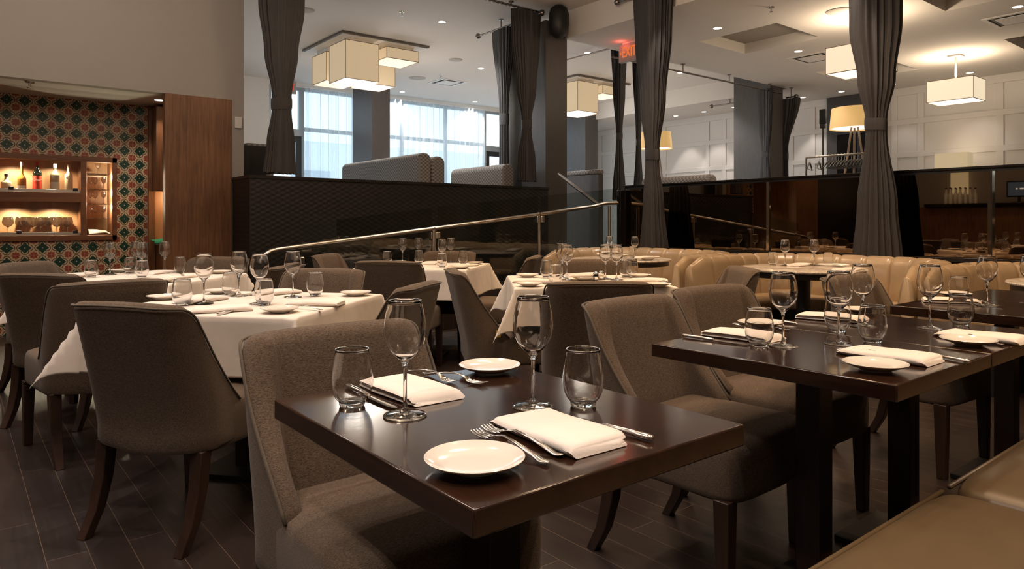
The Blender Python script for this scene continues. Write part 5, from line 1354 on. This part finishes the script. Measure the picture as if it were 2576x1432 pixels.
def banquette(cy, lab, hw=.952):
    o = thing('channel_banquette', lab, 'banquette', (0, cy, 0), 0, 'tan leather banquettes')
    xb_, xf, r, ro = 6.35, 5.10, .62, 0
    H = .812
    # outer plan from the +Y wing front, round the back, to the -Y wing front
    path = []
    def add(p): path.append(p)
    n1 = 40
    for i in range(n1): add((xf + (xb_ - r - xf)*i/n1, hw))
    for i in range(n1): a = pi/2*i/n1; add((xb_ - r + r*sin(a), hw - r + r*cos(a)))
    for i in range(n1): add((xb_, hw - r - (2*hw - 2*r)*i/n1))
    for i in range(n1): a = pi/2*i/n1; add((xb_ - r + r*cos(a), -hw + r - r*sin(a)))
    for i in range(n1 + 1): add((xb_ - r + (xf - xb_ + r)*i/n1, -hw))
    # arc length
    s = [0.0]
    for p, q in zip(path, path[1:]): s.append(s[-1] + sqrt((p[0]-q[0])**2 + (p[1]-q[1])**2))
    Lt = s[-1]; nch = 17
    rows = []; N = 17*18
    import bisect
    for k in range(N + 1):
        t = Lt*k/N; i = min(len(s) - 2, max(0, bisect.bisect_right(s, t) - 1)); f = (t - s[i])/(s[i+1] - s[i])
        p = (path[i][0]*(1-f) + path[i+1][0]*f, path[i][1]*(1-f) + path[i+1][1]*f)
        tx, ty = path[i+1][0] - path[i][0], path[i+1][1] - path[i][1]; Lq = sqrt(tx*tx + ty*ty); nx, ny = ty/Lq, -tx/Lq   # right-hand normal = inwards
        if nx*(5.6 - p[0]) + ny*(0 - p[1]) < 0: nx, ny = -nx, -ny
        ch = abs(sin(pi*nch*k/N)); b = 1 - math.exp(-ch*6)
        e = min(t, Lt - t)/Lt
        wing = smoothstep(0, .10, e)
        h = H - .06*(1 - smoothstep(0, .045, e)) - .02*(1 - wing) + .012*b
        th = (.05 + .075*wing) 
        prof = [(0.0, .02), (0.0, h - .09), (.012, h - .03), (.035, h - .004)]
        bb = .016*b
        prof += [(.035 + th*.45, h + .004 + bb*.2), (.035 + th*.8 + bb*.4, h - .018), (.035 + th + bb*.9, h - .07), (.035 + th + bb + .012, h - .16), (.04 + th + bb + .03, h - .28), (.045 + th + bb + .05, .43), (.045 + th + .05, .40)]
        rows.append([(p[0] + nx*a, p[1] + ny*a, z) for a, z in prof])
    m = len(rows[0]); mb = MB()
    mb.grid(lambda u, v: rows[int(round(u*N))][int(round(v*(m-1)))], N + 1, m)
    mb.f.append(tuple(range(m))); mb.f.append(tuple(reversed(range(N*m, (N+1)*m))))
    mb.build('channelled_back', 'leather', o, smooth=75)
    # horseshoe seat
    inn = []
    def ring(off):
        rr = r - off; out = []
        y1_ = hw - off; x1_ = xb_ - off
        out.append((xf + .10, y1_))
        for i in range(13): a = pi/2*i/12; out.append((x1_ - rr + rr*sin(a), y1_ - rr + rr*cos(a)))
        for i in range(13): a = pi/2*i/12; out.append((x1_ - rr + rr*cos(a), -y1_ + rr - rr*sin(a)))
        out.append((xf + .10, -y1_)); return out
    def seatring(off, z):
        return [(x, y, z) for x, y in ring(off)]
    prof = [(.16, .34), (.16, .455), (.30, .468), (.48, .462), (.515, .45), (.53, .42), (.53, .36), (.51, .34)]
    prof = [(min(a, .60), z) for a, z in prof]
    rws = [seatring(a, z) for a, z in prof]; nn = len(rws[0]); mm = len(prof)
    mb = MB(); mb.grid(lambda u, v: rws[int(round(v*(mm-1)))][int(round(u*(nn-1)))], nn, mm)
    mb.f.append(tuple(range(mm))); mb.f.append(tuple(reversed(range((nn-1)*mm, nn*mm))))
    for i in range(nn - 1): mb.f.append((i*mm, i*mm + mm - 1, (i+1)*mm + mm - 1, (i+1)*mm))
    mb.build('seat', 'leather', o, smooth=50)
    prof = [(.16, .0), (.16, .338), (.49, .338), (.49, 0)]
    rws2 = [seatring(a, z) for a, z in prof]; mm2 = 4
    mb = MB(); mb.grid(lambda u, v: rws2[int(round(v*3))][int(round(u*(nn-1)))], nn, 4)
    mb.f.append((0, 1, 2, 3)); mb.f.append((nn*4 - 1, nn*4 - 2, nn*4 - 3, nn*4 - 4))
    for i in range(nn - 1): mb.f.append((i*4, i*4 + 3, (i+1)*4 + 3, (i+1)*4))
    mb.build('plinth', 'booth_dark', o, smooth=40)
    return o
banquette(4.90, 'far tan channelled banquette left of the tall curtain')
banquette(2.945, 'middle tan channelled banquette under the mirror')
banquette(1.02, 'tan channelled banquette at the right edge')
# ------------------------------------------------------------------ settings: nearest table
n1 = 'on the nearest dark table'
glass(1019, 1047, 'tall wine glass at left on the nearest dark table, before the left napkin')
glass(1341, 1024, 'tall wine glass in the centre of the nearest dark table, behind the large napkin')
tumbler(886, 1021, 'stemless tumbler at left on the nearest dark table, knife seen through it')
tumbler(1467, 1021, 'stemless tumbler at right on the nearest dark table')
plate(1232, 926, 'white side plate at the far edge of the nearest dark table')
plate(1194, 1163, 'white side plate at the front corner of the nearest dark table')
napkin((960, 952), (1110, 1004), 'folded white napkin behind the left wine glass on the nearest table', flip=True)
napkin((1289, 1037), (1532, 1134), 'large folded white napkin in front on the nearest table', m=NB)
knife((1637, 1104), (1405, 1040), 'steel knife right of the large front napkin')
knife((868, 972), (1000, 1026), 'steel knife behind and beside the left tumbler')
fork((1430, 1152), (1210, 1070), 'steel fork touching the large front napkin')
fork((1382, 1166), (1193, 1085), 'steel fork between the front napkin and the front plate')
fork((1083, 941), (1199, 962), 'steel fork near the far plate of the nearest table')
fork((1040, 933), (1130, 958), 'second fork half hidden by the left napkin of the nearest table')
# second and third dark tables
glass(1970, 872, 'tall wine glass at left on the second dark table, over a dark seat')
glass(2110, 866, 'tall wine glass near the middle of the second dark table, ahead of another glass')
tumbler(1910, 872, 'stemless tumbler at left on the second dark table, mirrored in the wood')
tumbler(2195, 862, 'stemless tumbler behind the pink tinted napkin on the second dark table')
plate(2202, 921, 'white side plate near the front corner of the second dark table')
plate(1912, 816, 'white side plate at the far left of the second dark table, behind the tumbler')
napkin((2120, 874), (2372, 912), 'long folded napkin between tumbler and plate on the second dark table', m=NB)
napkin((1778, 831), (1960, 853), 'folded napkin at the left end of the second dark table', flip=True)
knife((1720, 845), (1880, 866), 'steel knife along the left napkin of the second dark table')
knife((2424, 908), (2270, 878), 'steel knife end poking out behind the long napkin')
fork((2314, 911), (2098, 880), 'steel fork passing under the front plate of the second dark table', )
fork((1996, 831), (1838, 815), 'steel fork behind the left napkin of the second dark table')
glass(2339, 826, 'tall wine glass on the joined table, left of its plate')
glass(2170, 822, 'wine glass overlapping another on the joined table, further back')
tumbler(2417, 820, 'stemless tumbler on the joined table, right of the wine glass')
tumbler(2107, 836, 'stemless tumbler on the joined table, seen behind a wine glass bowl')
plate(2436, 860, 'white side plate on the joined table near its front edge')
plate(2170, 782, 'white side plate at the far side of the joined table')
napkin((2370, 834), (2580, 858), 'long folded napkin running off the right edge of the view', m=NB)
napkin((1985, 789), (2200, 806), 'folded napkin behind the overlapping glasses on the joined table', flip=True)
knife((1935, 806), (2078, 822), 'steel knife along the far napkin of the joined table')
fork((2550, 872), (2362, 838), 'steel fork under the plate of the joined table')
# right edge table
glass(2483, 770, 'tall wine glass on the right edge table, apart from the others')
glass(2592, 764, 'wine glass cut by the right edge of the view')
tumbler(2411, 758, 'stemless tumbler on the right edge table')
napkin((2308, 752), (2482, 760), 'folded napkin on the right edge table', flip=True)
plate(2402, 742, 'white side plate on the right edge table behind the tumbler')
fork((2432, 760), (2500, 768), 'steel fork on the right edge table beside the wine glass')
# left centre cloth table
z = CZ - .0015
glass(513, 768, 'tall wine glass at left on the left centre cloth, biggest bowl', z)
glass(602, 749, 'wine glass in the middle of the left centre cloth, behind the others', z)
glass(653, 768, 'wine glass in front of the handrail end on the left centre cloth', z)
glass(737, 751, 'wine glass at right on the left centre cloth', z)
tumbler(458, 772, 'stemless tumbler at the left on the left centre cloth, just over the chair', z)
tumbler(580, 747, 'stemless tumbler at the rear of the left centre cloth', z)
tumbler(665, 772, 'stemless tumbler at the front of the left centre cloth', z)
tumbler(793, 748, 'stemless tumbler at the right on the left centre cloth', z)
plate(895, 742, 'white side plate at the right corner of the left centre cloth', z)
plate(704, 784, 'white side plate at the front corner of the left centre cloth', z)
plate(553, 737, 'white side plate at the far corner of the left centre cloth', z)
plate(412, 752, 'white side plate at the left corner of the left centre cloth', z)
napkin((505, 783), (610, 778), 'folded napkin at the front of the left centre cloth, by the knife', z, m=NB)
napkin((728, 764), (866, 766), 'folded napkin on the right part of the left centre cloth', z)
napkin((664, 741), (722, 736), 'folded napkin at the rear right of the left centre cloth', z)
napkin((466, 762), (540, 752), 'folded napkin behind the big wine glass of the left centre cloth', z)
knife((540, 796), (635, 776), 'steel knife at the front edge of the left centre cloth', z)
knife((612, 747), (668, 740), 'steel knife at the rear of the left centre cloth', z)
fork((818, 784), (718, 776), 'steel fork lying before the right napkin of the left centre cloth', z)
fork((566, 748), (500, 768), 'steel fork by the big wine glass of the left centre cloth', z)
# tiled wall table
glass(277, 694, 'wine glass before the tiles, leftmost on the tiled wall table', z)
glass(357, 693, 'wine glass before the tiles, front one of the overlapping pair', z)
glass(343, 687, 'wine glass before the tiles, rear one of the overlapping pair', z)
glass(415, 688, 'wine glass before the walnut panel edge on the tiled wall table', z)
tumbler(230, 701, 'stemless tumbler leftmost on the tiled wall table', z)
tumbler(327, 691, 'stemless tumbler behind the overlapping wine glasses', z)
tumbler(357, 702, 'stemless tumbler ahead of the overlapping wine glasses', z)
tumbler(453, 690, 'stemless tumbler before the walnut panel on the tiled wall table', z)
plate(553, 687, 'white side plate at the right corner of the tiled wall table', z)
plate(410, 709, 'white side plate at the front corner of the tiled wall table', z)
plate(300, 684, 'white side plate at the far corner of the tiled wall table', z)
napkin((170, 697), (226, 691), 'folded napkin at the left corner of the tiled wall table', z)
napkin((372, 690), (420, 685), 'folded napkin at the rear of the tiled wall table', z)
napkin((405, 702), (480, 696), 'folded napkin with fork on the tiled wall table', z, m=NB)
fork((480, 703), (403, 697), 'steel fork across the front napkin of the tiled wall table', z + .021)
# ramp table
glass(1013, 664, 'leftmost wine glass on the ramp table', z)
glass(1053, 661, 'second wine glass from the left on the ramp table', z)
glass(1112, 669, 'third wine glass on the ramp table, before the railing post', z)
glass(1134, 663, 'rightmost wine glass on the ramp table', z)
tumbler(974, 668, 'leftmost stemless tumbler on the ramp table', z)
tumbler(1054, 665, 'stemless tumbler in the middle of the ramp table', z)
tumbler(1112, 675, 'stemless tumbler at the front of the ramp table', z)
tumbler(1165, 666, 'rightmost stemless tumbler on the ramp table', z)
plate(1195, 664, 'white side plate at the right corner of the ramp table', z)
plate(1001, 662, 'white side plate at the far side of the ramp table', z)
plate(921, 674, 'white side plate at the left corner of the ramp table', z)
plate(1159, 675, 'white side plate at the front corner of the ramp table', z)
napkin((1070, 666), (1105, 660), 'folded napkin in the middle of the ramp table', z)
napkin((1135, 671), (1195, 668), 'folded napkin at the right of the ramp table', z)
# middle table
glass(1426, 707, 'wine glass at left on the middle cloth, front one of a pair', z)
glass(1414, 701, 'wine glass at left on the middle cloth, rear one of a pair', z)
glass(1523, 705, 'wine glass at right on the middle cloth, before the far banquette', z)
glass(1551, 707, 'wine glass at right on the middle cloth, beside the tumbler', z)
tumbler(1375, 702, 'stemless tumbler at the left rear of the middle cloth', z)
tumbler(1397, 718, 'stemless tumbler at the left front of the middle cloth', z)
tumbler(1574, 701, 'stemless tumbler at the right of the middle cloth', z)
tumbler(1590, 697, 'stemless tumbler at the right rear of the middle cloth, mostly hidden', z)
plate(1327, 696, 'white side plate at the left rear of the middle cloth', z)
plate(1332, 719, 'white side plate at the left front of the middle cloth', z)
plate(1609, 697, 'white side plate at the right rear of the middle cloth', z)
plate(1655, 720, 'white side plate at the right front of the middle cloth', z)
plate(1468, 703, 'white side plate holding a napkin on the middle cloth', z)
napkin((1306, 709), (1376, 710), 'folded napkin at the left of the middle cloth', z)
napkin((1446, 703), (1490, 702), 'folded napkin lying on a plate on the middle cloth', z + .0205, m=NB)
napkin((1604, 707), (1660, 708), 'folded napkin at the right of the middle cloth', z)
fork((1648, 717), (1684, 712), 'steel fork at the right of the middle cloth', z)
def shaker(px, py, lab):
    p = W(px, py, .755); o = thing('salt_shaker', lab, 'shaker', (p[0], p[1], z), 0, 'shakers on the middle cloth')
    MB().lathe([(0, 0), (.018, 0), (.019, .004), (.016, .034), (0, .034)], 20, cap=False).build('body', 'glass', o, smooth=50)
    MB().lathe([(0, .034), (.0175, .034), (.017, .044), (.010, .052), (0, .054)], 20, cap=False).build('cap', 'steel', o, smooth=50)
shaker(1499, 706, 'small shaker with steel cap, left of two by the plated napkin'); shaker(1513, 703, 'small shaker with steel cap, beside the wine glass stem')
# round marble tables
zr = .7522
_W = W
def W(px, py, z=0.75):
    p = _W(px, py, z)
    for c in (r1, r2):          # keep what stands on a marble top inside its rim
        d = sqrt((p[0]-c[0])**2 + (p[1]-c[1])**2)
        if d < 1.2 and p[0] > 4.7: k = min(1.0, .415/max(d, 1e-6)); return (c[0] + (p[0]-c[0])*k, c[1] + (p[1]-c[1])*k)
    return p
glass(1975, 669, 'wine glass at left on the middle marble table', zr)
glass(2048, 669, 'wine glass at right on the middle marble table', zr)
tumbler(1944, 669, 'stemless tumbler at left on the middle marble table', zr)
tumbler(2084, 669, 'stemless tumbler at right on the middle marble table', zr)
napkin((1988, 668), (2034, 664), 'folded napkin at the left rear of the middle marble table', zr, m=NB)
napkin((2104, 664), (2160, 666), 'folded napkin at the right of the middle marble table', zr)
napkin((2125, 681), (2178, 678), 'folded napkin at the front right of the middle marble table', zr, m=NB)
fork((2076, 668), (2130, 672), 'steel fork on the middle marble table', zr)
glass(1533, 647, 'wine glass at left on the far marble table', zr)
glass(1597, 649, 'wine glass in the middle of the far marble table', zr)
tumbler(1619, 642, 'stemless tumbler on the far marble table', zr)
plate(1645, 654, 'white side plate at the right of the far marble table', zr)
plate(1566, 641, 'white side plate at the rear of the far marble table', zr)
plate(1520, 643, 'white side plate at the left of the far marble table', zr)
napkin((1625, 655), (1665, 653), 'folded napkin at the right of the far marble table', zr + .0205)
napkin((1512, 643), (1530, 641), 'folded napkin on the left plate of the far marble table', zr + .0205)

W = _W
# ------------------------------------------------------------------ light
w = bpy.data.worlds.new('daylight'); SC.world = w; w.use_nodes = True
bg = w.node_tree.nodes['Background']; bg.inputs[0].default_value = (.74, .87, 1.0, 1); bg.inputs[1].default_value = 2.6
# daylight entering by the window wall
l = bpy.data.lights.new('window_daylight', 'AREA'); l.shape = 'RECTANGLE'; l.size = WX1 - WX0; l.size_y = 3.2; l.energy = 60
l.cycles.is_portal = True
lo = bpy.data.objects.new('window_daylight', l); COL.objects.link(lo); lo.location = ((WX0 + WX1)/2, YF + .2, 2.3); lo.rotation_euler = (-pi/2, 0, 0)
l = bpy.data.lights.new('side_daylight', 'AREA'); l.shape = 'RECTANGLE'; l.size = 4.0; l.size_y = 2.4; l.energy = 60
l.cycles.is_portal = True
lo = bpy.data.objects.new('side_daylight', l); COL.objects.link(lo); lo.location = (XE - .2, 11.35, 2.52); lo.rotation_euler = (pi/2, 0, -pi/2)
# main room downlights above the frame
EM = 114
for x, y, e in ((.15, 1.75, .9), (.85, .35, .45), (2.1, 1.25, .75), (2.9, .7, .8), (3.9, 1.6, .8), (4.9, 1.1, .9), (.3, 3.6, 1.0), (1.5, 3.3, .8), (2.7, 3.6, .8), (4.0, 3.4, .8), (1.0, 5.2, 1.0), (-.9, 4.6, .8), (2.9, 5.2, .9), (4.4, 5.3, .8),
                (5.45, 4.9, 1.1), (5.5, 3.0, 1.1), (5.5, 1.1, 1.1), (-1.2, 1.6, .8), (-2.6, 3.4, .8), (-2.6, 6.0, .6), (-1.0, 6.6, .8), (-.5, -1.2, 1.0), (2.5, -1.2, 1.7), (-1.0, .3, 1.0), (1.2, -.4, .6)):
    spot(x, y, ZH - .03, EM*e, ang=88, blend=.6, col=(1, .85, .76) if x < 1.6 else (1, .67, .40))
# unseen point lights added out of view to raise the ambient level
for x, y in ((-.6, 2.4), (2.4, 2.6), (.6, 5.6), (4.2, 4.6), (2.2, -.8), (-2.4, 5.2)):
    l = bpy.data.lights.new('cluster_fill', 'POINT'); l.energy = 36; l.color = (1, .84, .70) if x < 1.6 else (1, .75, .52); l.shadow_soft_size = .25
    lo = bpy.data.objects.new('cluster_fill', l); COL.objects.link(lo); lo.location = (x, y, 3.45)
# picture lights grazing the tall curtains from the ceiling
spot(6.1, y4 - .25, ZH - .03, 90, ang=36, tgt=(6.4, y4 - .05, .9)); spot(6.15, y5 + .3, ZH - .03, 150, ang=32, tgt=(6.4, y5 + .05, .9))
# cabinet lights
for px, zz in ((38, CZ1 - .07), (140, CZ1 - .07), (38, zm0 - .02), (140, zm0 - .02), (248, CZ1 - .07)):
    y = YT + .2; l = bpy.data.lights.new('cabinet_puck', 'SPOT'); l.energy = 26.0; l.color = (1, .80, .55); l.spot_size = radians(150); l.spot_blend = .5; l.shadow_soft_size = .02
    lo = bpy.data.objects.new('cabinet_puck', l); COL.objects.link(lo); lo.location = (onY(px, y), y, zz)
for zz in sz[:3]:
    l = bpy.data.lights.new('cabinet_puck', 'POINT'); l.energy = 9.0; l.color = (1, .82, .58); l.shadow_soft_size = .01
    lo = bpy.data.objects.new('cabinet_puck', l); COL.objects.link(lo); lo.location = (CX1 - fw - .04, YT + .1, zz - .03)
# glow of the linen clusters
for p in (W(861, 81, 3.965), W(1453, 190, 3.965)):
    for dx, dy in ((.38, .4), (1.1, 1.1)):
        l = bpy.data.lights.new('cluster_fill', 'POINT'); l.energy = 36; l.color = (1, .92, .82); l.shadow_soft_size = .25
        lo = bpy.data.objects.new('cluster_fill', l); COL.objects.link(lo); lo.location = (p[0] + dx, p[1] + dy, 3.20)
# niche strip beside the walnut panel
l = bpy.data.lights.new('niche_light', 'POINT'); l.energy = 5; l.color = (1, .68, .38); l.shadow_soft_size = .05
lo = bpy.data.objects.new('niche_light', l); COL.objects.link(lo); lo.location = (nx1 + .2, YT - .16, zc - .06)

vs = SC.view_settings; SC.display_settings.display_device = 'sRGB'
vs.view_transform = 'Standard'; vs.look = 'None'; vs.exposure = 0.12; vs.gamma = 1.0; vs.use_curve_mapping = False
cy = SC.cycles
cy.max_bounces = 26; cy.diffuse_bounces = 5; cy.glossy_bounces = 6; cy.transmission_bounces = 24; cy.transparent_max_bounces = 40
cy.caustics_reflective = False; cy.caustics_refractive = False; cy.sample_clamp_indirect = 4.0; cy.blur_glossy = 0.5
cy.use_denoising = True
